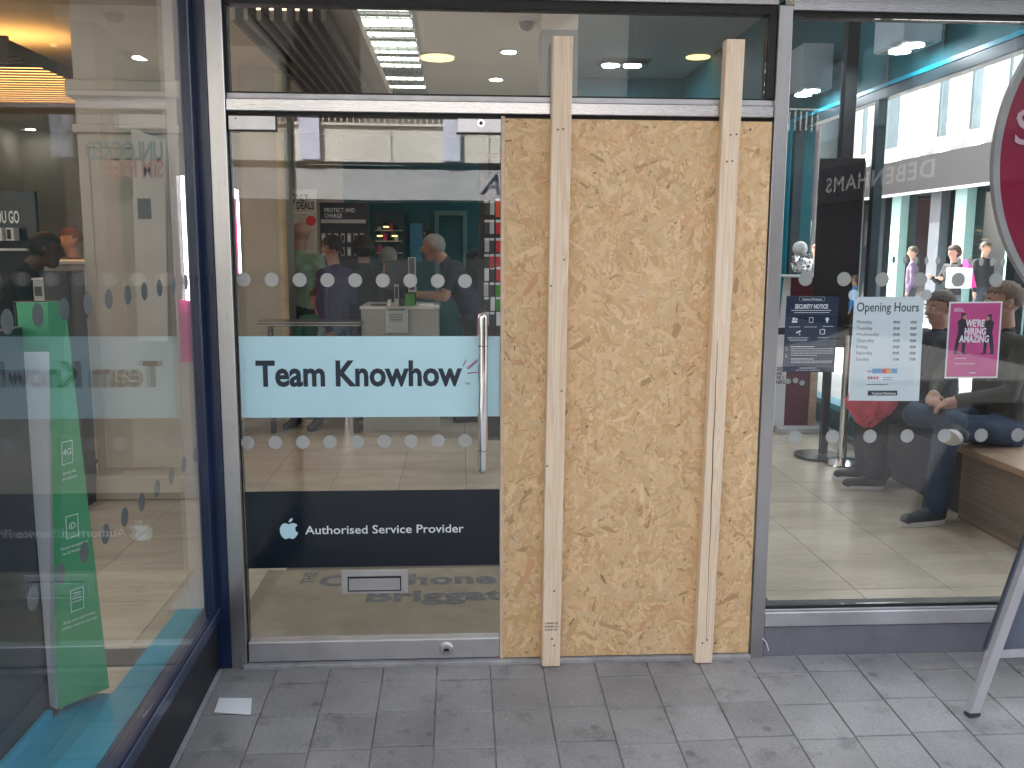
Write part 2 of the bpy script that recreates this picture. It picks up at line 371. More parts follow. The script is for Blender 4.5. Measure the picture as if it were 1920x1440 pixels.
# corner-side wall with the wide window to the side street
sw = thing('side_wall', 'dark teal side wall with a long window onto the side street', 'wall', (3.34, 3, 0))
obj('wall_below', B(3.30, 3.5, .07, 10.49, 0, .20), TEALW, sw)
obj('wall_above', B(3.30, 3.5, .07, 10.49, 2.80, 4.3), TEALW, sw)
obj('wall_end', B(3.30, 3.5, 5.72, 10.49, .201, 2.799), TEALW, sw)
obj('wall_near', B(3.30, 3.5, .07, .4, .201, 2.799), TEALW, sw)
FR = mat('window_frame_dark', (.025, .045, .055), .4, 0, .1)
wf = obj('window_frame', B(3.27, 3.36, .4, 5.72, 2.72, 2.80, bev=.004), FR, sw)
obj('window_trim', B(3.262, 3.298, .3, 5.80, 2.80, 2.83), TEAL, sw)
obj('jamb', B(3.27, 3.36, 5.64, 5.72, .201, 2.719), FR, sw)
obj('jamb', B(3.262, 3.2995, 5.721, 5.90, .15, 2.80), TEAL, sw)
obj('mullion', B(3.27, 3.34, 1.93, 2.02, .26, 2.719), FR, sw)
obj('mullion', B(3.27, 3.34, 3.86, 3.93, .26, 2.719), FR, sw)
obj('window_board', B(3.20, 3.34, .4, 5.63, .21, .259, bev=.004), TEAL, sw)
obj('window_pane', B(3.310, 3.316, .41, 5.63, .26, 2.719), GLASS2, sw)
dmh = None
for k in range(11):
    if k == 5: continue
    y = AX(1675+k*20.5, 487, 3.305).y
    o = obj('frosted_dot', disc((3.3095, y, AX(1675, 487, 3.305).z), .024+.004*(1-k/11), (-1, 0, 0), .001, 20), mat('white_dot', (.75, .78, .78), .6, 0, 0), sw)
# front walls and upper storeys
ub = thing('shop_building', 'pale stone upper storeys above the steel shopfront', 'building', (0, 0, 4.3))
obj('wall', B(-6.0, 3.6, .10, 10.6, 4.32, 12.0), STONEW, ub)
obj('wall', B(-6.0, 3.6, -.02, .099, 2.50, 12.0), STONEW, ub)
obj('wall', B(-6.0, -.88, -1.82, -.021, 2.62, 12.0), STONEW, ub)
obj('corner_pier', B(2.96, 3.6, -.02, .066, -.2, 2.499), STONEW, ub)
obj('soffit', B(-.879, 3.6, -.16, -.021, 2.475, 2.53), mat('pale_soffit', (.5, .5, .5), .6), ub)

# ------------------------------------------------------------------ steel doorway frame
df = thing('doorway_frame', 'brushed steel doorway frame with overhead window above the glass door and chipboard', 'door frame', (.18, 0, 0))
yf = -.03
obj('post', B(-.853, -.797, yf, .06, -.02, 2.40, bev=.002), STEEL, df)
obj('post', B(1.118, 1.168, yf, .06, -.02, 2.40, bev=.002), STEEL, df)
obj('head', B(-.853, 1.118, yf+.004, .06, 2.402, 2.474, bev=.002), STEELH, df)
obj('transom', B(-.796, 1.117, yf+.006, .05, 2.020, 2.062, bev=.003), STEELH, df)
obj('transom_lip', B(-.796, 1.117, -.006, .05, 2.0625, 2.082, bev=.001), ALU, df)
obj('gasket', B(-.796, 1.117, -.003, .045, 2.0825, 2.0875), GASKET, df)
obj('gasket', B(-.796, 1.117, -.012, .045, 2.374, 2.4015), GASKET, df)
obj('gasket', B(-.796, -.788, -.003, .045, 2.088, 2.3735), GASKET, df)
obj('gasket', B(1.092, 1.117, -.012, .045, 2.088, 2.3735), GASKET, df)
obj('window_pane', B(-.7875, 1.0915, .012, .020, 2.088, 2.3735), GLASS, df)
obj('door_stop', B(-.796, 1.117, .0, .045, 2.008, 2.0195), GASKET, df)
obj('door_seal', B(-.796, -.7935, .001, .03, .02, 2.007), GASKET, df)
obj('threshold', B(-.81, 1.117, -.045, .05, -.03, .012, bev=.003), KERB, df)
obj('pane', B(.16, 1.117, .012, .020, .02, 2.007), GLASS, df)      # the doorway behind the chipboard

# ------------------------------------------------------------------ glass door
gd = thing('glass_door', 'frameless glass door with pale blue and navy lettered bands and long steel pull handle', 'door', (-.79, 0, .012))
X0, X1 = -.792, .150
obj('glass_pane', B(X0, X1, .0, .010, .094, 2.004), GLASS, gd)
rl = obj('bottom_rail', B(X0, X1, -.022, .03, .016, .0935, bev=.003), SATIN, gd)
obj('patch_fitting', B(X0+.001, AY(518, 245).x, -.018, .03, 1.957, 2.005, bev=.002), SATIN, gd)
pf = obj('patch_fitting', B(AY(857, 222).x, X1, -.018, .03, 1.957, 2.005, bev=.002), SATIN, gd)
obj('patch_gap', B(X0+.0005, AY(518, 245).x+.003, -.0125, -.0006, 1.9535, 1.9565), GASKET, gd); obj('patch_gap', B(AY(518, 245).x+.0003, AY(518, 245).x+.003, -.0125, -.0006, 1.957, 2.005), GASKET, gd)
obj('patch_gap', B(AY(857, 222).x-.003, X1, -.0125, -.0006, 1.9535, 1.9565), GASKET, gd)
p = AY(902, 231, -.018)
obj('pivot', disc(p, .013, (0, -1, 0), .0025, 24), CHROME, pf); obj('pivot_hole', disc(p+Vector((0, -.0025, 0)), .007, (0, -1, 0), .0008, 20), BLACK, pf)
obj('screw', disc(AY(442, 222, -.018), .003, (0, -1, 0), .001, 12), BLACK, gd)
p = AY(837, 1216, -.022)
lk = obj('lock_collar', tube([p, p+Vector((0, -.004, 0)), p+Vector((0, -.009, 0))], [.027, .0265, .021], seg=32), SATIN, gd, True)
obj('lock_cylinder', disc(p+Vector((0, -.009, 0)), .017, (0, -1, 0), .002, 28), CHROME, lk, True)
obj('keyhole', B(p.x-.010, p.x+.010, p.y-.0125, p.y-.0112, p.z-.006, p.z+.005, bev=.001), BLACK, lk)
YB = -.0009                                             # vinyl on the inner face of the glass
def vin(x0, x1, z0, z1, m, name, par, y=YB): return obj(name, B(x0, x1, y, y+.0006, z0, z1), m, par)
z_t, z_b = 1.241, .945
b1 = vin(X0+.004, X1-.002, z_b, z_t, PALEB, 'blue_band', gd)
b2 = vin(X0+.004, X1-.002, .3755, .669, NAVYP, 'navy_band', gd)
YT = YB-.0007
text('Team Knowhow', .094, PRINTK, b1, (-.733, YT, 1.060), bold=.0, xs=1.0, name='lettering')
tl = bpy.data.objects[-1] if False else [o for o in b1.children][-1]
w_ = max(v.co.x for v in tl.data.vertices) - min(v.co.x for v in tl.data.vertices); tl_first = tl
bpy.data.objects.remove(tl)
text('Team Knowhow', .094, PRINTK, b1, (-.731, YT, 1.062), bold=.040, xs=.757/w_*.97)
text('TM', .010, PRINTK, b1, (.020, YT, 1.062))
MG = mat('magenta_ink', (.42, .02, .20), .5, 0, 0)
def stroke(pts, w, m, par, name='accent_mark', y=YT):
    bm = bmesh.new(); P = [Vector(p) for p in pts]
    for a, b in zip(P, P[1:]):
        d = (b-a).normalized(); n = Vector((-d.z, 0, d.x))*w/2
        slabp(a-n-d*w*.2, b-n+d*w*.2, b+n+d*w*.2, a+n-d*w*.2, (0, .0005, 0), bm)
    for a in P: tube([a, a+Vector((0, .00045, 0))], w/2, bm, 10)
    return obj(name, bm, m, par)
ink = lambda px, py: Vector((AY(px, py).x, YT-.0002, AY(px, py).z))
stroke([ink(868.5, 686), ink(874, 675)], .0036, MG, b1)
stroke([ink(877, 699.5), ink(897, 698)], .0036, MG, b1)
zz = []
for k in range(13):
    u = k/12; px, py = 877+u*19, 691-u*16; o_ = (1.9 if k % 2 else -1.9)
    zz.append(ink(px+o_*.65, py+o_*.76))
stroke(zz, .0032, MG, b1)
t_ = text('Authorised Service Provider', .033, PRINTW, b2, (0, 0, 0), bold=.012)
w_ = max(v.co.x for v in t_.data.vertices) - min(v.co.x for v in t_.data.vertices); bpy.data.objects.remove(t_)
text('Authorised Service Provider', .033, PRINTW, b2, (-.572, YT, .505), bold=.012, xs=.587/w_)
# fruit emblem: body with a bite and a leaf
def emblem(cx, cz, h, y, m, par):
    body = [(.0, .60), (.10, .645), (.22, .665), (.33, .63), (.405, .56), (.33, .475), (.30, .36), (.335, .245), (.425, .175), (.375, .06), (.30, -.04), (.215, -.115), (.13, -.12), (.06, -.095), (0, -.085), (-.06, -.095), (-.13, -.12), (-.215, -.115), (-.31, -.03), (-.385, .09), (-.43, .24), (-.425, .40), (-.365, .54), (-.27, .635), (-.17, .66), (-.08, .635)]
    bm = bmesh.new(); n = len(body); pts = []
    for i in range(n):
        p0, p1, p2, p3 = [Vector((*body[(i+k-1) % n], 0)) for k in range(4)]
        for u in (0, .33, .66):
            pts.append(.5*((2*p1)+(-p0+p2)*u+(2*p0-5*p1+4*p2-p3)*u*u+(-p0+3*p1-3*p2+p3)*u**3))
    leaf = [(.0, .69), (.02, .80), (.09, .88), (.19, .92), (.185, .82), (.12, .73)]
    for L in (pts, [Vector((*q, 0)) for q in leaf]):
        f = bm.faces.new([bm.verts.new((cx+q.x*h, y, cz+q.y*h)) for q in L])
        e = bmesh.ops.extrude_face_region(bm, geom=[f]); bmesh.ops.translate(bm, verts=[v for v in e['geom'] if isinstance(v, bmesh.types.BMVert)], vec=(0, .0005, 0))
    bmesh.ops.recalc_face_normals(bm, faces=bm.faces[:]); return obj('fruit_emblem', bm, m, par)
emblem(-.632, .497, .077, YT, mat('pale_print', (.55, .82, .92), .5, 0, 0), b2)
dme = None
for row, ya in ((0, (457, 524, 872, 527)), (1, (465, 830, 872, 826))):
    a, b = AY(ya[0], ya[1]), AY(ya[2], ya[3])
    for k in range(9):
        c = a.lerp(b, k/8)
        if dme is None: o = obj('frosted_dot', disc((0, 0, 0), .0247, (0, -1, 0), .0006, 32), DOTM, gd, local=True); dme = o.data
        else: o = bpy.data.objects.new('frosted_dot', dme); COL.objects.link(o); o.parent = gd
        o.location = Vector((c.x, -.0007, c.z)) - gd.location
# letter slot
lb = obj('letter_plate', B(AY(640, 1070).x, AY(765, 1115).x, -.006, -.0005, AY(700, 1112).z, AY(700, 1068).z, bev=.002), SATIN, gd)
x0, x1, zc0, zc1 = -.418, -.223, .284, .338
obj('flap_recess', B(x0-.002, x1+.002, -.0085, -.0062, zc0-.002, zc1+.002), BLACK, lb)
obj('flap', B(x0+.002, x1-.002, -.0115, -.0086, zc0+.003, zc1-.004, bev=.001), CHROME, lb)
# pull handle
hx = AY(905, 700, -.075).x; ht, hb = AY(905, 586, -.075).z, AY(905, 888, -.075).z; r = .0178
def cap_(z0, z1): return [(hx, -.075, z0+(z1-z0)*math.sin(math.pi/2*k/6)) for k in range(7)]
zc = [ht-r*(1-math.sin(math.pi/2*k/6)) for k in range(7)][::-1]; rc = [max(.0004, r*math.cos(math.pi/2*k/6)) for k in range(7)][::-1]
zb_ = [hb+r*(1-math.sin(math.pi/2*k/6)) for k in range(7)]
hd = obj('pull_handle', tube([(hx, -.075, z) for z in zc+zb_], rc+rc[::-1], seg=24), CHROME, gd, True)
for z in (ht-.10, hb+.10): obj('standoff', tube([(hx, -.0605, z), (hx, -.001, z)], .009, seg=16), CHROME, hd)
for z in (ht-.118, hb+.085): obj('joint_ring', tube([(hx, -.075, z-.0012), (hx, -.075, z+.0012)], r+.0004, seg=24), DARKG, hd)
for z in (ht-.10, hb+.10): obj('handle_boss', disc((hx, -.001, z), .022, (0, -1, 0), .004, 24), CHROME, hd)

# ------------------------------------------------------------------ chipboard panel with wood strands
ob = thing('chipboard_panel', 'large sheet of oriented strand chipboard boarding up the right half of the doorway', 'board', (.635, -.02, .01))
bx0, bx1, bz0, bz1, by = .156, 1.112, .016, 2.006, -.024
OSBE = osb_mat(False)
obj('board', B(bx0+.0062, bx1, by, -.0065, bz0, bz1), OSBE, ob)
obj('edge_strip', B(bx0-.007, bx0+.006, by-.003, -.005, bz0-.004, bz1+.007, bev=.001), mat('pale_edge', (.66, .50, .36), .6, 0, .1, 30), ob)
def strands(n, seed):
    rg = np.random.RandomState(seed); V = []; F = []; C = []; U = []
    pal = np.array([(.74, .51, .285), (.77, .55, .325), (.70, .47, .25), (.79, .585, .36), (.72, .50, .28), (.67, .445, .235), (.76, .54, .32)])
    for i in range(n):
        late = i/n
        kind = rg.rand()
        if kind < .22: L, W = rg.uniform(.05, .11), rg.uniform(.010, .026)
        elif kind < .86: L, W = rg.uniform(.015, .05), rg.uniform(.003, .012)
        else: L, W = rg.uniform(.008, .035), rg.uniform(.0010, .0026)
        a = rg.normal(math.pi/2, .85) if rg.rand() < .6 else rg.uniform(0, math.pi)
        cx, cz = rg.uniform(bx0+.006, bx1), rg.uniform(bz0, bz1)
        d = np.array([math.cos(a), math.sin(a)]); nv = np.array([-d[1], d[0]])
        y = by - .0001 - .0011*late - rg.uniform(0, .0001)
        lo, hi = -L/2, L/2
        P = [(lo, rg.uniform(-.5, .1)*W), (lo+rg.uniform(.05, .3)*L, -W*rg.uniform(.35, .6)), (hi-rg.uniform(.05, .3)*L, -W*rg.uniform(.35, .6)), (hi, rg.uniform(-.1, .5)*W), (hi-rg.uniform(.1, .3)*L, W*rg.uniform(.35, .6)), (lo+rg.uniform(.1, .3)*L, W*rg.uniform(.35, .6))]
        c = pal[rg.randint(len(pal))]*rg.uniform(.88, 1.08)
        q = rg.rand()
        if q < .030: c = np.array((.68, .39, .23))*rg.uniform(.95, 1.1)
        elif q < .065: c = np.array((.53, .34, .185))*rg.uniform(.9, 1.1)
        elif q < .08 and W < .008: c = np.array((.30, .19, .10))
        if kind >= .86: c = c*rg.choice([.42, .62, .8, 1.12, 1.15])
        b0 = len(V); tilt = rg.uniform(-.00015, .00015)
        for (s, w) in P:
            x = cx+d[0]*s+nv[0]*w; z = cz+d[1]*s+nv[1]*w
            V.append((min(max(x, bx0+.006), bx1-.0005), y+tilt*s/L, min(max(z, bz0+.0005), bz1-.0005))); U.append((s*10+i*.37, w*10+i*.11))
        F.append(tuple(range(b0, b0+6))); C.append(c)
    me = bpy.data.meshes.new('wood_strands'); me.from_pydata(V, [], F)
    uv = me.uv_layers.new(name='UVMap'); ca = me.color_attributes.new('Col', 'FLOAT_COLOR', 'CORNER')
    uv.data.foreach_set('uv', np.array(U, dtype=np.float32).ravel())
    cc = np.ones((len(F), 6, 4), dtype=np.float32); cc[:, :, :3] = np.minimum(np.array(C), .95)[:, None, :]
    ca.data.foreach_set('color', cc.ravel()); me.materials.append(osb_mat(True))
    o = bpy.data.objects.new('wood_strands', me); COL.objects.link(o); o.parent = ob; me.transform(Matrix.Translation(-ob.location)); o['kind'] = 'stuff'
strands(28000, 11)
SCREW = mat('screw_head', (.16, .14, .12), .4, .7, .1)
def screws(par, pts, y, r=.0042):
    for px, py in pts:
        p = AY(px, py, y); obj('screw', disc(p+Vector((0, .0005, 0)), r, (0, -1, 0), .0012, 14), SCREW, par)
screws(ob, [(950, 228), (945, 673), (944, 955), (1101, 800), (1407, 243), (1341, 1206)], by-.0014)

# ------------------------------------------------------------------ timber battens
PINE1, PINE2 = pine_mat('pine_timber', 0.0), pine_mat('pine_timber_second', 4.3)
def batten(name, label, m, top, bot, zt, ys, split=None, rough_foot=False):
    # left and right edges at top and bottom
    t = thing(name, label, 'timber', ((bot[0]+bot[1])/2, (ys[0]+ys[1])/2, 0))
    y0, y1 = ys; zb = .0
    def seg(fa, fb, nm='timber'):
        bm = bmesh.new(); n = 14; rings = []
        rg = random.Random(int(fa*100)+len(label))
        for k in range(n+1):
            u = k/n; z = zb+(zt-zb)*u
            l = bot[0]+(top[0]-bot[0])*u; w = (bot[1]-bot[0])+((top[1]-top[0])-(bot[1]-bot[0]))*u
            xa, xb = l+w*fa, l+w*fb; e = .0025+.0008*rg.random(); j = rg.uniform(-.0006, .0006)
            zz = z if 0 < k < n else z
            rings.append([bm.verts.new(q) for q in ((xa+j, y1, zz), (xa+j, y0+e, zz), (xa+e+j, y0, zz), (xb-e+j, y0, zz), (xb+j, y0+e, zz), (xb+j, y1, zz))])
        for a, b in zip(rings, rings[1:]):
            for k in range(6): bm.faces.new((a[k], a[(k+1) % 6], b[(k+1) % 6], b[k]))
        bm.faces.new(rings[0]); bm.faces.new(rings[-1][::-1]); bmesh.ops.recalc_face_normals(bm, faces=bm.faces[:])
        return obj(nm, bm, m, t)
    if split: seg(0, split); seg(split+.012, 1)
    else: seg(0, 1)
    return t
def edges(y, pl, pr, ql, qr):
    a, b, c, d = AY(*pl, y), AY(*pr, y), AY(*ql, y), AY(*qr, y); return (a.x, b.x), (c.x, d.x), (a.z+b.z)/2
yb0, yb1 = -.073, -.0275
top, bot, zt = edges(yb0, (1037, 68), (1075, 67), (1016, 1243), (1050, 1243))
s1 = batten('timber_batten', 'pale pine batten with printed stamp near its foot, left of the two on the chipboard', PINE1, top, bot, zt, (yb0, yb1))
top, bot, zt = edges(yb0, (1363, 74), (1398, 73), (1304, 1237), (1336, 1237))
s2 = batten('timber_batten', 'pale pine batten cracked down its lower half, right of the two on the chipboard', PINE2, top, bot, zt, (yb0, yb1))
screws(s1, [(1046, 243), (1056, 242), (1058, 487), (1033, 536), (1053, 733), (1026, 874), (1039, 1108), (1035, 1198), (1039, 1210)], yb0-.0002, .0036)
screws(s2, [(1370, 253), (1381, 252), (1363, 303), (1373, 302), (1317, 1206), (1326, 1200)], yb0-.0002, .0036)
CRK = mat('crack_shadow_gap', (.10, .06, .035), .9, 0, 0)
bm = bmesh.new(); prev = None
for k in range(26):
    u = k/25; px = 1345-u*21; py = 640+u*560; p = AY(px+.5*math.sin(k*1.3)+.4*math.sin(k*.5), py, yb0-.0003); w = .0006+.0012*math.sin(math.pi*min(1, u*1.2))
    cur = (p-Vector((w, 0, 0)), p+Vector((w, 0, 0)))
    if prev: slabp(prev[0], prev[1], cur[1], cur[0], (0, .0006, 0), bm)
    prev = cur
obj('crack', bm, CRK, s2)
for i, (s, py) in enumerate((('X LINDNER  UKE', 1168.2), ('WS-WAKES  CE 17', 1174.5), ('TS-C16 KD  C24', 1180.5))):
    p = AY(1021, py+2, yb0-.0006); text(s, .0066, PRINTK, s1, p, xs=.72, bold=.02, th=.0003, shear=.25, res=1, name='stamp')

# ------------------------------------------------------------------ right shop window
rw = thing('shop_window', 'wide steel framed shop window right of the boarded doorway with three notices', 'window', (2.0, 0, 0))
obj('head_rail', B(1.169, 3.1, yf+.002, .06, 2.385, 2.474, bev=.002), STEELH, rw)
obj('gasket', B(1.169, 3.1, -.006, .05, 2.368, 2.3845), GASKET, rw)
obj('window_pane', B(1.169, 3.09, .0, .008, .196, 2.3675), GLASS, rw)
obj('gasket', B(1.169, 3.1, -.006, .05, .184, .1955), GASKET, rw)
obj('bead', B(1.169, 3.1, -.014, .05, .176, .1835, bev=.001), SATIN, rw)
obj('sill', B(1.169, 3.1, -.026, .05, .118, .1755, bev=.003), ALU, rw)
obj('riser', B(1.169, 3.1, -.018, .05, -.05, .1145, bev=.002), CONC, rw)
obj('cable', tube([AY(1426, 1200, -.02), AY(1430, 1197, -.03), AY(1436, 1203, -.04), AY(1440, 1214, -.045), AY(1441, 1220, -.045)], .0016, seg=8), PRINTW, rw, True)
for n_, (a, b) in enumerate((((1512, 523), (1870, 525)), ((1492, 820), (1842, 817)))):
    A_, B_ = AY(*a), AY(*b)
    for k in range(8):
        c = A_.lerp(B_, k/5)
        o = bpy.data.objects.new('frosted_dot', dme); COL.objects.link(o); o.parent = rw
        o.location = Vector((c.x, .0088, c.z)) - rw.location; o.scale = (1.05, 1, 1.05)
# notices inside the glass
YP = .0105
def sheet(name, label, pts, m, y=YP, th=.0006):
    t = thing(name, label, 'poster', AY(*pts[0], y))
    q = [AY(*p, y) for p in pts]; s_ = obj('sheet', slabp(q[0], q[1], q[2], q[3], (0, th, 0)), m, t)
    return t
def bars(par, rows, m, y, name='small_print'):
    bm = bmesh.new()
    for (x0, x1, yy, h) in rows:
        rg = random.Random(int(x0*7+yy)); x = x0
        while x < x1:
            w = min(rg.uniform(2.0, 6.5), x1-x)
            a, b = AY(x, yy-h/2, y), AY(x+w, yy+h/2, y); B(a.x, b.x, y, y+.0003, b.z, a.z, bm); x += w+.9
    return tag(obj(name, bm, m, par), kind='stuff')
sn = sheet('security_notice', 'navy security notice with white icons, leftmost notice in the right window', [(1475, 555), (1574, 556), (1564, 698), (1467, 697)], mat('notice_navy', (.007, .022, .065), .35, 0, .04))
YQ = YP-.0005
W_ = lambda s, px, py, h, m, par, **k: text(s, h, m, par, AY(px, py, YQ), align='CENTER', **k)
a, b = AY(1499, 556.5, YQ), AY(1546, 564.5, YQ); bm = bmesh.new()
for q in ((a.x, b.x, a.z-.0006, a.z), (a.x, b.x, b.z, b.z+.0006), (a.x, a.x+.0006, b.z+.0007, a.z-.0007), (b.x-.0006, b.x, b.z+.0007, a.z-.0007)): B(q[0], q[1], YQ, YQ+.0003, q[2], q[3], bm)
obj('logo_box', bm, PRINTW, sn)
W_('Carphone Warehouse', 1522.5, 562.8, .0075, PRINTW, sn, xs=.8, bold=.02, res=2)
W_('SECURITY NOTICE', 1521.5, 578.5, .0165, PRINTW, sn, xs=.66, bold=.045, res=2)
bars(sn, [(1484, 1558, 582, 1.2), (1489, 1555, 586, 1.2), (1480, 1500, 613, .9), (1508, 1532, 613, .9), (1543, 1562, 612, .9), (1477, 1516, 633, .9), (1478, 1515, 636, .9), (1481, 1513, 639, .9), (1533, 1553, 633, .9),
      (1483, 1528, 650, 1.4), (1483, 1563, 654, .9), (1483, 1563, 658, .9), (1483, 1563, 662, .9), (1483, 1532, 666, .9), (1483, 1526, 673, 1.4), (1483, 1560, 677, .9), (1483, 1560, 680, .9), (1499, 1531, 690, 1.2), (1492, 1537, 694, .9)], PRINTW, YQ)
for yy in (589.5, 645.5, 686.5):
    a = AY(1473, yy, YQ); b = AY(1567, yy, YQ); obj('rule_line', B(a.x, b.x, YQ, YQ+.0003, a.z-.0004, a.z+.0003), PRINTG, sn)
def ico(kind, px, py, s, par, m=PRINTW):
    c = AY(px, py, YQ); bm = bmesh.new(); x, z = c.x, c.z
    R4 = lambda a, b, c_, d: B(x+a*s, x+b*s, YQ, YQ+.0003, z+c_*s, z+d*s, bm)
    if kind == 'box': R4(-.5, .5, -.5, -.1); R4(-.4, .05, 0, .45); R4(.15, .5, 0, .35)
    if kind == 'phone': R4(-.4, -.3, -.5, .5); R4(.3, .4, -.5, .5); R4(-.28, .28, .4, .5); R4(-.28, .28, -.5, -.4)
    if kind == 'head': disc((x, YQ, z+.15*s), .34*s, (0, 1, 0), .0003, 16, bm); R4(-.15, .15, -.5, -.2)
    if kind == 'camera': slabp((x-.6*s, YQ, z-.1*s), (x+.3*s, YQ, z+.3*s), (x+.4*s, YQ, z+.05*s), (x-.45*s, YQ, z-.35*s), (0, .0003, 0), bm); R4(.1, .2, -.6, -.05); R4(-.0, .35, -.65, -.6)
    if kind == 'ring': R4(-.5, -.35, -.45, .45); R4(.35, .5, -.45, .45); R4(-.2, .33, .36, .5); R4(-.2, .33, -.5, -.36)
    if kind == 'x':
        slabp((x-.4*s, YQ, z+.5*s), (x-.25*s, YQ, z+.5*s), (x+.4*s, YQ, z-.5*s), (x+.25*s, YQ, z-.5*s), (0, .0003, 0), bm); R4(-.4, .4, -.58, -.52); R4(-.4, .4, .52, .58)
    obj('icon', bm, m, par)
for k in (('box', 1490, 600), ('phone', 1521, 600), ('head', 1551, 600), ('camera', 1498, 622), ('ring', 1542, 622), ('x', 1474.5, 654), ('x', 1474, 667)): ico(k[0], k[1], k[2], .020 if k[0] != 'x' else .011, sn)
oh = sheet('opening_hours_sign', 'large pale sheet headed Opening Hours hung by two suction cups in the right window', [(1602, 557), (1733, 556), (1723, 752), (1591, 751)], PAPERB)
obj('lower_panel', B(AY(1600, 690).x, AY(1718, 690).x, YQ, YQ+.0003, AY(1650, 722, YQ).z, AY(1650, 687, YQ).z), mat('pale_panel', (.66, .77, .85), .5, 0, .02), oh)
YQ2 = YQ-.0004
text('Opening Hours', .036, PRINTK, oh, AY(1605.5, 584, YQ), xs=.775, bold=.004)
for i, d_ in enumerate('Monday Tuesday Wednesday Thursday Friday Saturday Sunday'.split()):
    yy = 606.5+i*11.6; xo = -i*.35
    text(d_, .0128, PRINTG, oh, AY(1606+xo, yy, YQ), xs=1.05, res=2)
    text('11:00' if i == 6 else '09:00', .0105, PRINTG, oh, AY(1675+xo, yy, YQ), res=2, xs=.8, bold=.03)
    text('17:00' if i == 6 else '18:00', .0105, PRINTG, oh, AY(1706+xo, yy, YQ), res=2, xs=.8, bold=.03)
cards = [(1636, 1652, (.10, .32, .60)), (1653.5, 1669, (.55, .08, .12)), (1671, 1682, (.15, .35, .62))]
for i, (u, v, c) in enumerate(cards):
    a, b = AY(u, 691, YQ2), AY(v, 700, YQ2); obj('card_logo', B(a.x, b.x, YQ2, YQ2+.0003, b.z, a.z), mat('card_%s' % ('blue', 'red', 'sky')[i], c, .4, 0, 0), oh)
obj('card_logo', B(AY(1645, 0).x, AY(1652, 0).x, YQ2-.0004, YQ2-.0001, AY(0, 699).z+.0, AY(0, 692).z), mat('card_crimson', (.6, .05, .08), .4, 0, 0), oh) if False else None
obj('card_logo', disc(AY(1665, 695.5, YQ2-.0002), .0075, (0, -1, 0), .0003, 20), mat('card_amber', (.85, .35, .05), .4, 0, 0), oh)
text('VISA', .008, PRINTG, oh, AY(1625.5, 698, YQ2), bold=.03, shear=.2, res=1)
for i, c in enumerate(((.5, .05, .05), (.1, .1, .12), (.6, .05, .15), (.6, .05, .15))):
    a = AY(1627+i*5.4, 706, YQ2); obj('scheme_mark', B(a.x, a.x+.008, YQ2, YQ2+.0003, a.z-.010, a.z), mat('scheme_%s' % 'abcd'[i], c, .4, 0, 0), oh)
bars(oh, [(1656, 1674, 708, 1.3), (1656, 1672, 711.5, 1.3)], PRINTG, YQ2)
text('www.carphonewarehouse.com', .0062, PRINTK, oh, AY(1625, 722, YQ2), xs=.78, bold=.01, res=1)
lg = obj('logo_plate', B(AY(1629.5, 733).x, AY(1685, 733).x, YQ2, YQ2+.0003, AY(0+1657, 741.5, YQ2).z, AY(1657, 732.5, YQ2).z), PRINTK, oh)
text('Carphone Warehouse', .0088, PRINTW, oh, AY(1657, 739.5, YQ2-.0005), align='CENTER', xs=.85, bold=.03, res=2)
for px in (1600.5, 1737):
    c = AY(px, 553, .009)
    sc_ = thing('suction_cup', 'clear suction cup at the %s corner of the opening hours sheet' % ('upper left' if px < 1650 else 'upper right'), 'suction cup', c)
    obj('cup', tube([c+Vector((0, 0, 0)), c+Vector((0, .004, 0)), c+Vector((0, .010, 0))], [.020, .017, .006], seg=24), mat('clear_rubber', (.55, .58, .58), .15, 0, 0), sc_, True)
    obj('hook', tube([c+Vector((0, .010, 0)), c+Vector((0, .016, -.004)), c+Vector((0, .014, -.014))], .0022, seg=8), CHROME, sc_, True)
hp = sheet('recruitment_poster', 'pink recruitment poster with white border reading hiring amazing', [(1780, 566), (1880, 565), (1870, 708.5), (1771, 709.5)], PAPER)
obj('pink_print', slabp(*[AY(*p, YQ) for p in ((1783, 569), (1877, 568), (1867.5, 706), (1774, 706.5))], (0, .0003, 0)), PINK, hp)
for s, py in (("WE'RE", 612), ('HIRING', 627.5), ('AMAZING', 641.5)):
    t_ = W_(s, 1826+(2 if s != 'AMAZING' else 0), py, .0265, PRINTW, hp, xs=.70, bold=.04, shear=.05)
    t_.data.transform(Matrix.Translation((0, -.0004, 0)))
text('Carphone', .006, PRINTW, hp, AY(1789, 580, YQ-.0004), bold=.02, res=1); text('Warehouse', .006, PRINTW, hp, AY(1789, 584, YQ-.0004), bold=.02, res=1)
bars(hp, [(1790, 1812, 692-20, 1.1), (1790, 1828, 682, 1.1), (1817, 1829, 699, 1.4)], PRINTW, YQ-.0004)
def figure(px, py, h, flip, m, nm='printed_figure'):
    sil = [(-.06, 1.0), (.05, 1.0), (.07, .90), (.02, .86), (.13, .80), (.15, .66), (.08, .62), (.09, .5), (.10, .25), (.10, .04), (.19, 0), (.02, 0), (.01, .3), (-.01, .45), (-.05, .25), (-.10, .04), (-.02, .0), (-.18, 0), (-.15, .3), (-.10, .55), (-.13, .8), (-.05, .86)]
    c = AY(px, py, YQ-.0003); bm = bmesh.new()
    f = bm.faces.new([bm.verts.new((c.x+(-x if flip else x)*h, c.y, c.z+z*h)) for x, z in sil]); obj(nm, bm, m, hp)
PK = mat('figure_ink', (.03, .02, .035), .5, 0, 0)
figure(1801, 664, .155, False, PK); figure(1850, 664, .150, True, PK)
for px, py in ((1809, 595), (1853, 597)): obj('printed_head', disc(AY(px, py, YQ-.0006), .0075, (0, -1, 0), .0002, 14), mat('figure_skin', (.5, .25, .18), .5, 0, 0), hp)

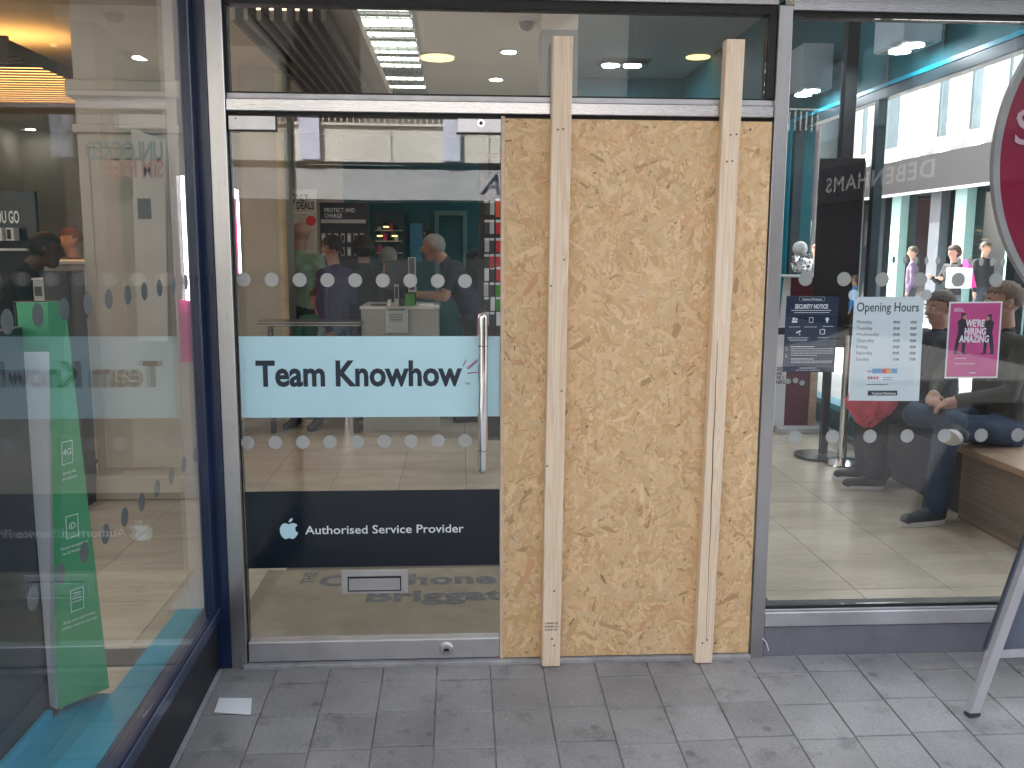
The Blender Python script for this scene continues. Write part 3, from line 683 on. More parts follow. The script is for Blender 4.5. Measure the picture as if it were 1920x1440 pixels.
# ------------------------------------------------------------------ left shop window (returns towards the street)
lw = thing('shop_window', 'blue framed shop window on the left running towards the street beside the door', 'window', (-.91, -.9, 0))
GX = -.90; YE = -1.75
obj('corner_post', B(-.935, -.8535, -.03, .07, -.01, 2.62, bev=.003), BLUE, lw)
obj('post_flange', B(-.93, -.893, -.085, -.0305, .24, 2.62, bev=.003), BLUE, lw)
def shear_box(x0, x1, y0, y1, z0, z1, k):
    return hexa([(x0, y0, z0+k*y0), (x1, y0, z0+k*y0), (x1, y1, z0+k*y1), (x0, y1, z0+k*y1), (x0, y0, z1+k*y0), (x1, y0, z1+k*y0), (x1, y1, z1+k*y1), (x0, y1, z1+k*y1)])
kk = .03
rb = shear_box(-.945, -.886, YE, -.0305, .190, .246, kk); bmesh.ops.bevel(rb, geom=rb.edges[:], offset=.004, segments=2, affect='EDGES')
obj('bottom_rail', rb, BLUE, lw)
obj('worn_edge', shear_box(-.8860, -.8855, YE, -.0305, .2352, .2366, kk), mat('bare_metal_edge', (.35, .38, .45), .5, .3, .3, 30), lw)
obj('plinth', shear_box(-.955, -.899, YE, -.0305, -.25, .1895, kk), PLINTH, lw)
obj('ground_trim', shear_box(-.8985, -.884, YE, -.05, -.02, .006, SLOPE), KERB, lw)
obj('head_rail', B(-.945, -.886, YE, -.086, 2.55, 2.62), BLUE, lw)
obj('window_pane', B(GX-.004, GX+.004, YE+.05, -.0305, .20, 2.5495), GLASS, lw)
obj('far_post', B(-.945, -.88, YE-.05, YE-.001, -.2, 2.62), BLUE, lw)
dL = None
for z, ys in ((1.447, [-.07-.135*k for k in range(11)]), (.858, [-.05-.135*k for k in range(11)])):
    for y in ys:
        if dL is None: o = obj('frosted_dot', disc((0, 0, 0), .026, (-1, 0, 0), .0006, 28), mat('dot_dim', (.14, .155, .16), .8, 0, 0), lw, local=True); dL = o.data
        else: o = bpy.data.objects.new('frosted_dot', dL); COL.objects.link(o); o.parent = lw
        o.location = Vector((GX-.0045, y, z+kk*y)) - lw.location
wf2 = thing('shop_window', 'front facing pane of the left shop window seen only edge on', 'window', (-3, -1.8, 0))
obj('frame', B(-6.0, -.95, -1.82, -1.76, -.3, .2), BLUE, wf2); obj('window_pane', B(-5.9, -.96, -1.80, -1.79, .201, 2.60), GLASS2, wf2)
# teal display ledge and tray
tlg = thing('window_ledge', 'bright teal ledge and tray along the inside of the left window', 'ledge', (-1.05, -.8, 0))
obj('ledge', B(-1.07, -.958, YE+.06, .06, .02, .20, bev=.003), TEAL, tlg)
obj('tray', B(-1.205, -1.072, YE+.06, -.55, .02, .172), TEAL, tlg)
obj('lip', B(-1.225, -1.206, YE+.06, -.70, .02, .200, bev=.002), TEAL, tlg)
dp = thing('display_back_board', 'dark slate display board standing behind the green and white stand', 'display board', (-1.26, -1.2, 0))
obj('board', B(-1.262, -1.228, -1.08, -.60, 0, 1.33), mat('slate_panel', (.022, .028, .038), .35, 0, .1, 2), dp)
# green and white promotional stand
gs = thing('promotional_stand', 'tall green and white promotional stand with phone network icons inside the left window', 'stand', (-1.2, -.7, .2))
P0, R0, L0 = AZ(107, 1330, .2), AZ(205, 1290, .2), AZ(95, 1325, .2)
P1, R1, L1 = AY(90, 567, P0.y+.02), AY(122, 566, R0.y), AY(32, 568, L0.y+.02)
P1m, L1m = P0.lerp(P1, .93), L0.lerp(L1, .93)
nrm = (R0-P0).cross(P1-P0).normalized()*-.004
dirv = Vector((-.25, .97, 0))
nin = Vector((-.012, .02, 0))
obj('green_panel', slabp(P0, R0, R1, P1, nin), GREEN, gs)
k9 = .885
Pm, Lm = P0.lerp(P1, k9), L0.lerp(L1, k9)
obj('white_panel', slabp(L0, P0, Pm, Lm, nin), mat('bright_white_panel', (.90, .91, .93), .35, 0, .02), gs); obj('green_header', slabp(Lm, Pm, P1, L1, nin), GREEN, gs)
obj('back_panel', slabp(L0+nin*3, R0+nin*3, R1+nin*3, L1+nin*3, nin), DARKG, gs)
def on_green(u, v):     # u across, v up; a point on the green face
    return P0.lerp(R0, u).lerp(P1.lerp(R1, u), v)
gn = (R0-P0).cross(P1-P0).normalized()
if gn.dot(Vector(CAM)-P0) < 0: gn = -gn
def green_text(s, size, u, v):
    ux = (on_green(1, v)-on_green(0, v)).normalized(); uy = gn.cross(ux).normalized(); M = Matrix((ux, uy, gn)).transposed().to_4x4()
    text(s, size, PRINTW, gs, on_green(u, v)+gn*.001, M, 'CENTER', res=2, th=.0004)
def green_frame(u, v, w, h):
    ux = (on_green(1, v)-on_green(0, v)).normalized(); uy = gn.cross(ux).normalized(); c = on_green(u, v)+gn*.0008; bm = bmesh.new(); t_ = .002
    for (a, b, c_, d) in ((-w, w, -h, -h+t_), (-w, w, h-t_, h), (-w, -w+t_, -h+t_, h-t_), (w-t_, w, -h+t_, h-t_)):
        slabp(c+ux*a+uy*c_, c+ux*b+uy*c_, c+ux*b+uy*d, c+ux*a+uy*d, gn*.0004, bm)
    obj('icon_frame', bm, PRINTW, gs)
for v, s, l1, l2 in ((.635, '4G', 'Speedy 4G', 'as standard'), (.45, 'iD', 'Simple management', 'via iD Mobile app'), (.262, '', 'Keep your old mobile', 'number without any fuss')):
    green_frame(.5, v, .022, .034)
    if s: green_text(s, .020, .5, v-.006)
    green_text(l1, .0085, .52, v-.052); green_text(l2, .0085, .52, v-.066)
bm = bmesh.new(); ux = (R0-P0).normalized(); uy = gn.cross(ux)
for i, (a, b, e) in enumerate(((-.015, .015, -.006), (-.015, .015, .004), (-.012, .012, .012), (-.012, .012, .02))):
    c = on_green(.5, .262)+gn*.0009; slabp(c+ux*a+uy*e, c+ux*b+uy*e, c+ux*b+uy*(e+.002), c+ux*a+uy*(e+.002), gn*.0004, bm)
obj('sim_icon', bm, PRINTW, gs)
wx = (P0-L0).normalized()

# ------------------------------------------------------------------ things seen through the left window
pr = thing('pier', 'broad stone grey pier with skirting and panel moulding inside the left window', 'pier', (-1.95, 2.6, 0))
px0, px1, pyf = -2.24, -1.66, 2.35
obj('shaft', B(px0, px1, pyf, 3.0, 0, 3.098), PIER, pr); obj('skirting', B(px0-.03, px1+.03, pyf-.03, 2.99, 0, .15, bev=.008), PIER, pr)
obj('cornice', B(px0-.04, px1+.04, pyf-.04, 3.0, 2.42, 2.52, bev=.01), PIER, pr); obj('cornice', B(px0-.02, px1+.02, pyf-.02, 3.0, 2.22, 2.27, bev=.005), PIER, pr)
for a, b, c, d in ((px0+.05, px0+.065, .2, 2.15), (px1-.065, px1-.05, .2, 2.15), (px0+.066, px1-.066, .2, .215), (px0+.066, px1-.066, 2.135, 2.15)): obj('moulding', B(a, b, pyf-.012, pyf-.0005, c, d, bev=.003), PIER, pr)
ds = thing('display_stand', 'tall dark display stand beside the stone grey pier', 'stand', (-2.35, 2.3, 0))
obj('body', B(-2.38, -2.25, 2.1, 2.34, .0, 1.42), BLACK, ds); obj('side_panel', B(-2.249, -2.245, 2.1, 2.34, .05, 1.4), DARKG, ds)
bn = thing('sim_free_banner', 'white hanging banner with text seen from behind in front of the stone grey pier', 'banner', (-1.78, 2.2, 1.3))  # sheet with reversed print added to imitate a mirrored sign's reflection
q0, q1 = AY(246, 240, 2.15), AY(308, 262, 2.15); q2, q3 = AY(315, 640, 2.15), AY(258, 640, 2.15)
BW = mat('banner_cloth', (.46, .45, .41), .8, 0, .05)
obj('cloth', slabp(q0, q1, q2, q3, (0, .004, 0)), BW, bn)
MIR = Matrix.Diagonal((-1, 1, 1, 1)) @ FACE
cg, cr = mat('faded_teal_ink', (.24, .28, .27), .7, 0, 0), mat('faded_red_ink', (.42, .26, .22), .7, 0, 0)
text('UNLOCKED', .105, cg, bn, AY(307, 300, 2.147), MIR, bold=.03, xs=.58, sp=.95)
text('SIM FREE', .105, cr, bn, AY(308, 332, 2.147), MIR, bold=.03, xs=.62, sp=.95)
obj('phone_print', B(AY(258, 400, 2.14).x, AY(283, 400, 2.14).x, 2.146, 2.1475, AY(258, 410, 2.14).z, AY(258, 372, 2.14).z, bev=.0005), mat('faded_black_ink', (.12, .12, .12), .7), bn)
lx = thing('light_box_sign', 'narrow magenta light box with glowing white rim behind the blue corner post', 'sign', (-1.1, .9, 1.6))
yy0, yy1, zz0, zz1 = .50, 1.38, 1.43, 1.84
obj('face', B(-1.105, -1.0915, yy0+.045, yy1-.045, zz0+.0, zz1-.045), BOXFACE, lx)
for q in ((yy0, yy1, zz1-.044, zz1), (yy0, yy0+.044, zz0-.09, zz1-.0445), (yy1-.044, yy1, zz0-.0, zz1-.0445)): obj('glowing_rim', B(-1.115, -1.09, q[0], q[1], q[2], q[3], bev=.004), BOXED, lx)
obj('hanger', B(-1.107, -1.10, .9, .91, zz1, 3.099), DARKG, lx)
rp = thing('leaflet_stand', 'slim crimson leaflet stand below the magenta light box', 'stand', (-1.13, .8, 0))
obj('panel', B(-1.16, -1.12, .55, 1.0, 1.08, 1.34), MAGENTA, rp); obj('base', B(-1.25, -1.05, .5, 1.05, 0, .02), GREYL, rp); obj('foot', B(-1.15, -1.13, .75, .78, .02, 1.079), GREYL, rp)
yg = thing('shelf_display', 'navy shelf display headed with white words you go', 'display', (-3.1, 3.3, 0))
obj('header', B(-3.6, -2.885, 3.20, 3.24, 1.62, 1.93), NAVYP, yg); obj('back', B(-3.6, -2.9, 3.25, 3.3, 0, 1.62), DARKG, yg)
text('PAY AS YOU GO', .085, PRINTW, yg, AY(37, 418, 3.199), FACE, 'RIGHT', bold=.035, xs=.40)
for k, px in enumerate((2, 24)):
    a = AY(px, 440, 3.15); b_ = thing('boxed_phone', 'small white boxed phone on the navy shelf display, %s' % ('left one' if k == 0 else 'right one'), 'phone box', a)
    obj('carton', B(a.x-.02, a.x+.03, 3.10, 3.18, a.z-.04, a.z+.045, bev=.002), WHITE, b_); obj('phone_print', B(a.x-.014, a.x+.012, 3.098, 3.0995, a.z-.03, a.z+.035), BLACK, b_)
obj('shelf', B(-3.6, -2.9, 3.05, 3.24, 1.53, 1.545), WHITE, yg)
lc = thing('till_counter', 'grey till counter behind the stone grey pier', 'counter', (-2.6, 4.4, 0))
obj('body', B(-3.5, -2.3, 4.2, 4.9, 0, 1.42), GREYL, lc); obj('top', B(-3.52, -2.28, 4.18, 4.92, 1.421, 1.45, bev=.003), WHITE, lc)
bx = thing('white_box', 'white carton in front of the bowed dark haired man', 'box', AY(80, 560, 2.6))
a, b = AY(61, 525, 2.6), AY(98, 600, 2.6); obj('carton', B(a.x, b.x, 2.6, 2.85, b.z-.3, a.z, bev=.003), GREYL, bx); obj('lid', B(a.x-.004, b.x+.004, 2.595, 2.85, a.z+.001, a.z+.012), WHITE, bx)
obj('label', B(a.x+.01, b.x-.05, 2.597, 2.5995, a.z-.1, a.z-.04), NAVYP, bx)
# slatted warm ceiling feature (left) and brown baffle (centre)
wl = thing('slatted_ceiling_light', 'warm glowing slatted ceiling feature at the upper left', 'ceiling light', (-3.2, 4.0, 2.8))
a, b = AY(-260, 140, 3.6), AY(156, 140, 3.9)
obj('glow_tray', B(-4.6, -2.93, 3.70, 5.3, 2.83, 2.842), TUBEW, wl); obj('cap_board', B(-4.6, -2.93, 4.15, 5.35, 2.8425, 2.87), BLADE, wl)  # board over the tray added to hold back its upward glow
obj('front_board', B(-4.62, -2.90, 3.0, 3.03, 2.78, 2.90), BLADE, wl); obj('end_board', B(-2.92, -2.90, 3.031, 5.4, 2.80, 2.88), BLADE, wl)
for k in range(20):
    y = 3.15+k*.11; o = obj('slat', B(-4.6, -2.93, y, y+.022, 2.814, 2.826), BLADE, wl) if k == 0 else None
    if k == 0: sm = o.data
    else: o = bpy.data.objects.new('slat', sm); COL.objects.link(o); o.parent = wl; o.location = (0, k*.11, 0)
bf = thing('ceiling_baffle', 'dark brown slatted ceiling baffle seen through the overhead window', 'ceiling baffle', (-.9, 2.8, 2.8))
TIP = mat('slat_tip_lamp', (.8, .65, .5), .5, 0, 0, emit=(1, .72, .42), es=.45)  # light on the slat ends put in as emission, no lamp there
for k in range(8):
    x = -1.16+k*.066
    s_ = obj('slat', B(x-.011, x+.011, 1.70, 5.4, 2.72, 2.86), BLADE, bf)
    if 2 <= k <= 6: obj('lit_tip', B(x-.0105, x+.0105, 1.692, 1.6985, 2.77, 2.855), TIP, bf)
for k in range(14): obj('cross_bar', B(-1.20, -.68, 1.9+k*.26, 1.93+k*.26, 2.862, 2.90), BLADE, bf)
obj('side_board', B(-.68, -.56, 1.62, 5.4, 2.80, 2.87), mat('taupe_board', (.26, .22, .18), .6, 0, .08), bf)
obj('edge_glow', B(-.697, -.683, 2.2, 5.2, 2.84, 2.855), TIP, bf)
obj('hanger', B(-.95, -.94, 2.5, 2.51, 2.90, 3.099), BLADE, bf)
lv = thing('louvre_light', 'bright glazed louvre light with silver grid seen through the overhead window', 'ceiling light', (-.45, 3.1, 3.0))  # glowing grid added in place of a glass roof's reflection
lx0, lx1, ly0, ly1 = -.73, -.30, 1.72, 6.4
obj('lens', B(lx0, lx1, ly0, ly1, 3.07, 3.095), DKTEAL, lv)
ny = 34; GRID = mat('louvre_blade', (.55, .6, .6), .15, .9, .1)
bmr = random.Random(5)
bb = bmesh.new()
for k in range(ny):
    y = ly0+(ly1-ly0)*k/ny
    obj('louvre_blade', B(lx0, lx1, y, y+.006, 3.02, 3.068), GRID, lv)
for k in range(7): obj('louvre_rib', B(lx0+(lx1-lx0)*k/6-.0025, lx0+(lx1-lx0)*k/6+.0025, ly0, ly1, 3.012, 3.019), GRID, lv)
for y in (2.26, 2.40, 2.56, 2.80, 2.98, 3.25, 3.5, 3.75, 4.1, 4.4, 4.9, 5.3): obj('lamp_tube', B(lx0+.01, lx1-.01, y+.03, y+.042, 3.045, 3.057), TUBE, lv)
def downlight(p, r, label, m=LAMPW, name='downlight', group='round downlights in the shop ceiling', energy=22):
    t = thing(name, label, 'ceiling light', p, group)
    bm = tube([Vector(p)+Vector((0, 0, -.001)), Vector(p)+Vector((0, 0, -.012))], r*1.35, seg=24); obj('bezel', bm, GREYL, t, True)
    obj('lens', disc(Vector(p)+Vector((0, 0, -.0125)), r, (0, 0, -1), .004, 24), m, t)
    return t
for i, (px, py) in enumerate(((954, 95), (930, 147), (57, 241), (105, 257))):
    p = AZ(px, py, 3.099); downlight(p, .055, ['nearer of two round downlights left of the left batten', 'farther of two round downlights left of the left batten', 'left one of two downlights at the upper left', 'right one of two downlights at the upper left'][i])
LAMPL = mat('window_spot_lens', (.9, .9, .9), .4, 0, 0, emit=(1, .95, .86), es=19)
for i, (x, y) in enumerate(((-.2, 7.2), (-1.4, 7.4), (-2.6, 1.2), (-4.4, 2.4), (-2.4, 7.0), (-1.5, .6), (.45, 1.0), (-1.9, -1.1), (-1.45, -1.45))):  # out-of-view lamps; the larger ones added to brighten left window and stand
    downlight(Vector((x, y, 3.099)), .10 if i in (2, 3, 5, 7, 8) else .07, 'downlight in the shop ceiling hidden above the window head', LAMPL if i in (2, 3, 5, 7, 8) else LAMPW, group='downlights out of view in the shop ceiling')
for i, (px, py) in enumerate(((820, 105), (1309, 105))):
    p = AZ(px, py, 3.099 if i == 0 else 4.059)
    t = thing('round_ceiling_lamp', ['yellow opal round lamp between louvre light and dome camera', 'yellow opal round lamp beside the top of the right batten'][i], 'ceiling light', p)
    obj('rim', disc(p, .15 if i == 0 else .17, (0, 0, -1), .01, 32), GREYL, t); obj('opal', disc(p+Vector((0, 0, -.0105)), .135 if i == 0 else .155, (0, 0, -1), .012, 32), YELLOW, t)
p = AZ(988, 36, 3.099); cc = thing('dome_camera', 'dark dome security camera under the ceiling left of the left batten', 'security camera', p)
obj('base', disc(p, .062, (0, 0, -1), .02, 28), GREYL, cc); obj('dome', ball(p+Vector((0, 0, -.022)), .055, seg=20), BLACK, cc, True)
p = AZ(1170, 117, 4.059); vt = thing('ceiling_vent', 'grey slotted vent beside the twin downlight seen between the battens', 'vent', p)
obj('frame', B(p.x-.32, p.x+.32, p.y-.26, p.y+.26, 4.045, 4.058), mat('vent_grey', (.2, .21, .22), .6), vt)
for k in range(5): obj('slot', B(p.x-.27, p.x+.27, p.y-.2+k*.09, p.y-.16+k*.09, 4.040, 4.0445), BLACK, vt)
p = AZ(1168, 126, 4.0); tw = thing('twin_downlight', 'twin round downlight between the two battens', 'ceiling light', p)
obj('tray', B(p.x-.32, p.x+.32, p.y-.16, p.y+.16, 4.02, 4.0585), DARKG, tw)
for px in (1143, 1174+10): q = AZ(px, 126, 4.015); obj('lens', disc(Vector((q.x, p.y, 4.0195)), .115, (0, 0, -1), .01, 24), LAMPS, tw)
for (x, y) in ((2.2, 1.6), (1.6, 3.4)):  # two copies added out of view to brighten the right interior
    t = dup(tw, label='twin downlight in the high ceiling hidden above the right window head', group='twin downlights out of view'); t.location = tw.location + Vector((x, y, 0)) - Vector((p.x, p.y, 0))
# grey column seen behind the left batten
gc = thing('column', 'plain grey square column seen behind the top of the left batten', 'column', (.7, 3.4, 0)); a, b = AY(1016, 60, 3.0).x, AY(1084, 60, 3.0).x
obj('shaft', B(a, b, 3.0, 3.3, 0, 3.0), mat('grey_column', (.30, .30, .29), .7, 0, .05), gc); obj('capital', B(a, b, 3.0, 3.3, 3.001, 3.098), CEILB, gc)
c2 = thing('column', 'narrow cream column left of the deals poster', 'column', (-1.5, 5.1, 0)); a, b = AY(455, 400, 5.0).x, AY(537, 400, 5.0).x
obj('shaft', B(a, b, 5.0, 5.35, 0, 3.099), PIER, c2); obj('corner_strip', B(b-.07, b, 4.985, 4.9995, 0, 3.05), mat('cream_strip', (.55, .47, .30), .6), c2)
# wall boxes with twin lamps on the teal wall
for i, (px0_, px1_, py_, lab) in enumerate(((1655, 1742, 105, 'grey box wall light with two lamps, nearer one, high on the teal wall'), (1481, 1546, 178, 'grey box wall light with two lamps, farther one, high on the teal wall'))):
    xw = 3.06; c = AX((px0_+px1_)/2, py_, xw); t = thing('box_wall_light', lab, 'wall light', c, 'grey box lights on the teal wall')
    hw = .22; obj('box', B(xw-.13, xw+.13, c.y-hw, c.y+hw, 2.93, 3.30, bev=.004), mat('light_box_grey', (.30, .35, .38), .5, 0, .04), t)
    obj('bracket', B(xw+.131, 3.299, c.y-.05, c.y+.05, 3.05, 3.2), DARKG, t)
    obj('lamp_well', B(xw-.10, xw+.10, c.y-.19, c.y+.19, 2.9275, 2.9295), BLACK, t)
    for dy in (-.095, .095): obj('lamp', disc((xw, c.y+dy, 2.927), .07, (0, 0, -1), .006, 22), LAMPS, t)
# suspended black screen and pole
sc = thing('hanging_screen', 'large black screen box on a dark pole behind the security notice', 'screen', (2.95, 3.75, 2.2))
obj('casing', hexa([(2.70, 3.55, .82), (3.02, 3.48, .82), (3.24, 3.95, .82), (2.92, 4.02, .82), (2.70, 3.55, 2.24), (3.02, 3.48, 2.24), (3.24, 3.95, 2.24), (2.92, 4.02, 2.24)]), BLACK, sc)
obj('pole', B(2.93, 3.02, 3.70, 3.79, 2.2405, 4.055), FASC, sc); obj('lower_pole', B(2.735, 2.785, 3.31, 3.36, .03, .8195), BLACK, sc); obj('base', disc((2.74, 3.34, .001), .19, (0, 0, 1), .02, 36), BLACK, sc)
# belt stanchions
def stanchion(p, label, m):
    t = thing('queue_barrier_post', label, 'barrier post', p); v = Vector(p)
    obj('base', tube([v+Vector((0, 0, .001)), v+Vector((0, 0, .014)), v+Vector((0, 0, .028))], [.17, .168, .05], seg=40), m, t, True)
    pl = obj('post', tube([v+Vector((0, 0, .0285)), v+Vector((0, 0, .95))], .032, seg=24), m, t, True); obj('belt_head', tube([v+Vector((0, 0, .951)), v+Vector((0, 0, 1.02))], .037, seg=24), BLACK, t, True)
p = AZ(1578, 868, 0); stanchion((p.x, p.y, 0), 'polished steel queue barrier post in front of the black screen', CHROME)
rb_ = thing('barrier_belt', 'black retractable belt stretched left from the steel barrier post', 'belt', (p.x-.5, p.y, .98)); obj('strap', B(p.x-1.5, p.x-.04, p.y-.002, p.y+.002, .955, 1.005), BLACK, rb_)
# maroon and white display stand
pd = thing('product_stand', 'white and maroon product stand with a wooden edge near the window corner', 'stand', (2.95, 4.4, 0))
obj('base', B(2.74, 3.19, 4.22, 4.72, 0, .05, bev=.005), GREYL, pd)
a, b = AY(1468, 800, 4.35).x, AY(1514, 800, 4.35).x
obj('maroon_panel', B(a, b, 4.35, 4.42, .0505, 1.33), MAROON, pd); obj('wooden_edge', B(b+.0005, b+.065, 4.34, 4.44, .0505, 1.30), OAKM, pd)
obj('white_panel', hexa([(a-.16, 4.33, .0505), (a-.001, 4.33, .0505), (a-.001, 4.36, .0505), (a-.16, 4.36, .0505), (a-.05, 4.33, 1.33), (a-.001, 4.33, 1.33), (a-.001, 4.36, 1.33), (a-.05, 4.36, 1.33)]), WHITE, pd)
obj('shelf', B(a-.08, b+.02, 4.2, 4.6, 1.335, 1.35, bev=.002), WHITE, pd)
for i, s in enumerate(('GIVE', 'AND', 'THE C', 'ENERG')): text(s, .032, PRINTK, pd, AY(1453-i*.3, 695+i*8.2, 4.329), bold=.03, xs=.7, res=2)
for px, py in ((1478, 714), (1491.5, 712.5), (1504, 717)):
    o = obj('round_badge', disc(AY(px, py+1, 4.349), .024, (0, -1, 0), .001, 22), GREYL, pd)
gb = thing('foil_ornament', 'white globe over crumpled silver foil on top of the product stand', 'ornament', AY(1499, 505, 4.4))
c = AY(1500, 466, 4.4); obj('globe', ball(c, .063, seg=24), OPALE, gb, True)
bm = ball(AY(1502, 493, 4.4), .085, seg=18, sc=(1.1, .8, .9)); rg = random.Random(4)
for v in bm.verts: v.co += Vector((rg.uniform(-1, 1), rg.uniform(-1, 1), rg.uniform(-1, 1)))*.018
obj('foil', bm, FOIL, gb)
# oak bench
p = AY(1818, 965, 1.75); bt = AY(1850, 806, 1.75)
be = thing('bench', 'oak veneer box bench at the right edge of the window', 'bench', (3.0, 1.3, 0))
obj('front', B(2.93, 3.29, 1.10, 1.74, 0, .40), mat('grey_oak', (.22, .18, .15), .5, 0, .2, 4, .05, 20, (1, .3, 12)), be); obj('seat', B(2.90, 3.295, 1.06, 1.76, .4005, .44, bev=.004), OAKM, be)
b2_ = thing('bench', 'low dark bench below the side window under the two seated men', 'bench', (3.1, 2.5, 0))
obj('box', B(2.98, 3.19, 1.77, 3.2, 0, .38), DARKG, b2_); obj('seat', B(2.94, 3.195, 1.765, 3.2, .381, .43, bev=.006), FASC, b2_)
# round magenta sign
rs = thing('round_sign', 'large round magenta sign with pale rim hanging inside the right window edge', 'sign', (2.7, .15, 1.9))
c = AY(2209, 297, .15); rr = (c - AY(1862, 297, .15)).length
obj('disc', disc(c+Vector((0, .004, 0)), rr*.975, (0, 1, 0), .016, 96), mat('deep_magenta', (.27, .006, .045), .35, 0, .08), rs)
bm = bmesh.new(); n = 96
for (ra, rb2, y0) in ((rr*.965, rr, .0),):
    rings = []
    for k in range(n):
        a = 2*math.pi*k/n; d = Vector((math.cos(a), 0, math.sin(a))); rings.append([bm.verts.new(c+d*q+Vector((0, w, 0))) for q, w in ((ra, -.004), (rb2, -.004), (rb2, .022), (ra, .003))])
    for k in range(n):
        A_, B_ = rings[k], rings[(k+1) % n]
        for j in range(4): bm.faces.new((A_[j], A_[(j+1) % 4], B_[(j+1) % 4], B_[j]))
bmesh.ops.recalc_face_normals(bm, faces=bm.faces[:]); obj('rim', bm, mat('pale_rim', (.36, .36, .37), .5), rs)
text('SIM', .135, mat('pink_print', (.62, .42, .48), .5, 0, 0), rs, AY(1899, 270, .149), bold=.01)
obj('hanger', B(c.x-.01, c.x+.01, .155, .165, c.z+rr, 4.05), DARKG, rs)

# ------------------------------------------------------------------ seen through the door: counter, posters, shelves
co = thing('service_counter', 'pale grey service counter block in the middle of the shop', 'counter', (-.5, 4.75, 0))
a = AY(681, 800, 4.43).x; b = AY(822, 700, 4.43).x
obj('block', B(a, b, 4.43, 5.1, 0.0, 1.05, bev=.004), mat('counter_grey', (.40, .41, .40), .5, 0, .03), co); obj('top', B(a-.01, b+.01, 4.42, 5.11, 1.051, 1.075, bev=.003), WHITE, co)
def block(name, label, cat, px0, py0, px1, py1, y, dy, m, extra=None):
    a, b = AY(px0, py0, y), AY(px1, py1, y); t = thing(name, label, cat, ((a.x+b.x)/2, y, b.z)); obj('body', B(a.x, b.x, y, y+dy, b.z, a.z, bev=.003), m, t)
    if extra: extra(t, a, b, y)
    return t
def scr(t, a, b, y): obj('bezel', B(a.x+.01, b.x-.01, y-.004, y-.0005, b.z+.02, a.z-.01), DARKG, t); obj('stand', B((a.x+b.x)/2-.03, (a.x+b.x)/2+.03, y+.01, y+.04, 1.08, b.z), BLACK, t)
block('monitor', 'back of the wide black monitor on the service counter', 'monitor', 722, 488, 776, 543, 4.6, .03, BLACK, scr)
block('monitor', 'slim pale tilted screen at the right end of the black monitor', 'monitor', 765, 482, 780, 548, 4.55, .02, GREYL, scr)
def fl_(t, a, b, y): obj('flap', B(a.x, b.x, y, y+.1, a.z+.001, a.z+.006), mat('lime', (.08, .35, .03), .5), t)
GRN = mat('bright_green_box', (.05, .27, .02), .5)
block('green_box', 'bright green carton on the service counter in front of the grey haired man', 'box', 759, 553, 777, 574, 4.5, .12, GRN, fl_)
block('green_box', 'smaller green carton stacked above and behind the bright green carton', 'box', 765, 540, 781, 552, 4.66, .1, GRN, fl_)
block('card_reader', 'small upright screen on the service counter left of the green cartons', 'device', 739, 533, 748, 572, 4.47, .02, GREYL, lambda t, a, b, y: obj('display', B(a.x+.006, b.x-.006, y-.002, y-.0005, a.z-.12, a.z-.02), BLACK, t))
def lf(t, a, b, y):
    obj('heading', B(a.x+.02, b.x-.02, y-.001, y-.0003, a.z-.028, a.z-.012), PRINTG, t); bars_ = [(729+1, 755, 590+k*3.0, 1.1) for k in range(5)]; bars(t, bars_, PRINTK, y-.0012)
block('leaflet_holder', 'clear leaflet holder with a white printed sheet on the front of the counter', 'leaflet holder', 722, 576, 765, 624, 4.36, .05, mat('clear_acrylic', (.5, .54, .55), .15, 0, .1), lf)
tb = thing('table', 'dark table with a double metal edge just above the pale blue band', 'table', (-1.2, 4.3, 0))
a, b = AY(480, 603, 4.2), AY(675, 598, 4.2)
obj('top', B(a.x, b.x, 4.2, 4.5, a.z-.04, a.z-.002, bev=.002), mat('table_grey', (.06, .06, .065), .3), tb)
for z in (a.z-.008, a.z-.030): obj('edge_trim', B(a.x, b.x, 4.194, 4.1995, z-.004, z+.004), GREYL, tb)
for x in (a.x+.05, b.x-.09): obj('leg', B(x, x+.04, 4.4, 4.44, 0, a.z-.041), BLACK, tb)
def p1(t, a, b, y):
    text('SIM ONLY', .072, PRINTK, t, AY(578, 377, y-.002), FACE, 'RIGHT', bold=.03, xs=.62); text('MONTHLY DEALS', .072, PRINTK, t, AY(589, 392, y-.002), FACE, 'RIGHT', bold=.03, xs=.62)
    obj('rule', B(a.x+.04, b.x-.02, y-.002, y-.0005, AY(560, 399, y).z-.004, AY(560, 399, y).z+.004), PRINTW, t); obj('red_badge', disc(AY(583, 414, y-.001), .05, (0, -1, 0), .003, 24), RED, t)
    for px in (560, 585): q = AY(px, 450, y-.001); obj('phone_print', B(q.x-.05, q.x+.02, y-.003, y-.0005, q.z-.09, q.z+.09), BLACK if px == 560 else GREYL, t)
block('deals_poster', 'tall white poster about sim only deals between the column and the navy shelf unit', 'poster', 520, 354, 597, 545, 6.0, .02, mat('poster_white', (.50, .54, .56), .5), p1)
def p2(t, a, b, y):
    text('PROTECT AND', .042, PRINTW, t, AY(608, 397.5, y-.002), bold=.02, xs=.78); text('CHARGE', .042, PRINTW, t, AY(608, 408, y-.002), bold=.02, xs=.78)
    obj('shelf_edge', B(a.x+.02, b.x-.02, y-.08, y-.001, AY(640, 419, y).z, AY(640, 412, y).z), GREYL, t)
su = block('shelf_unit', 'dark shelf unit headed protect and charge behind the customers', 'shelf unit', 599, 380, 692, 545, 6.1, .25, mat('shelf_navy', (.03, .028, .045), .45), p2)
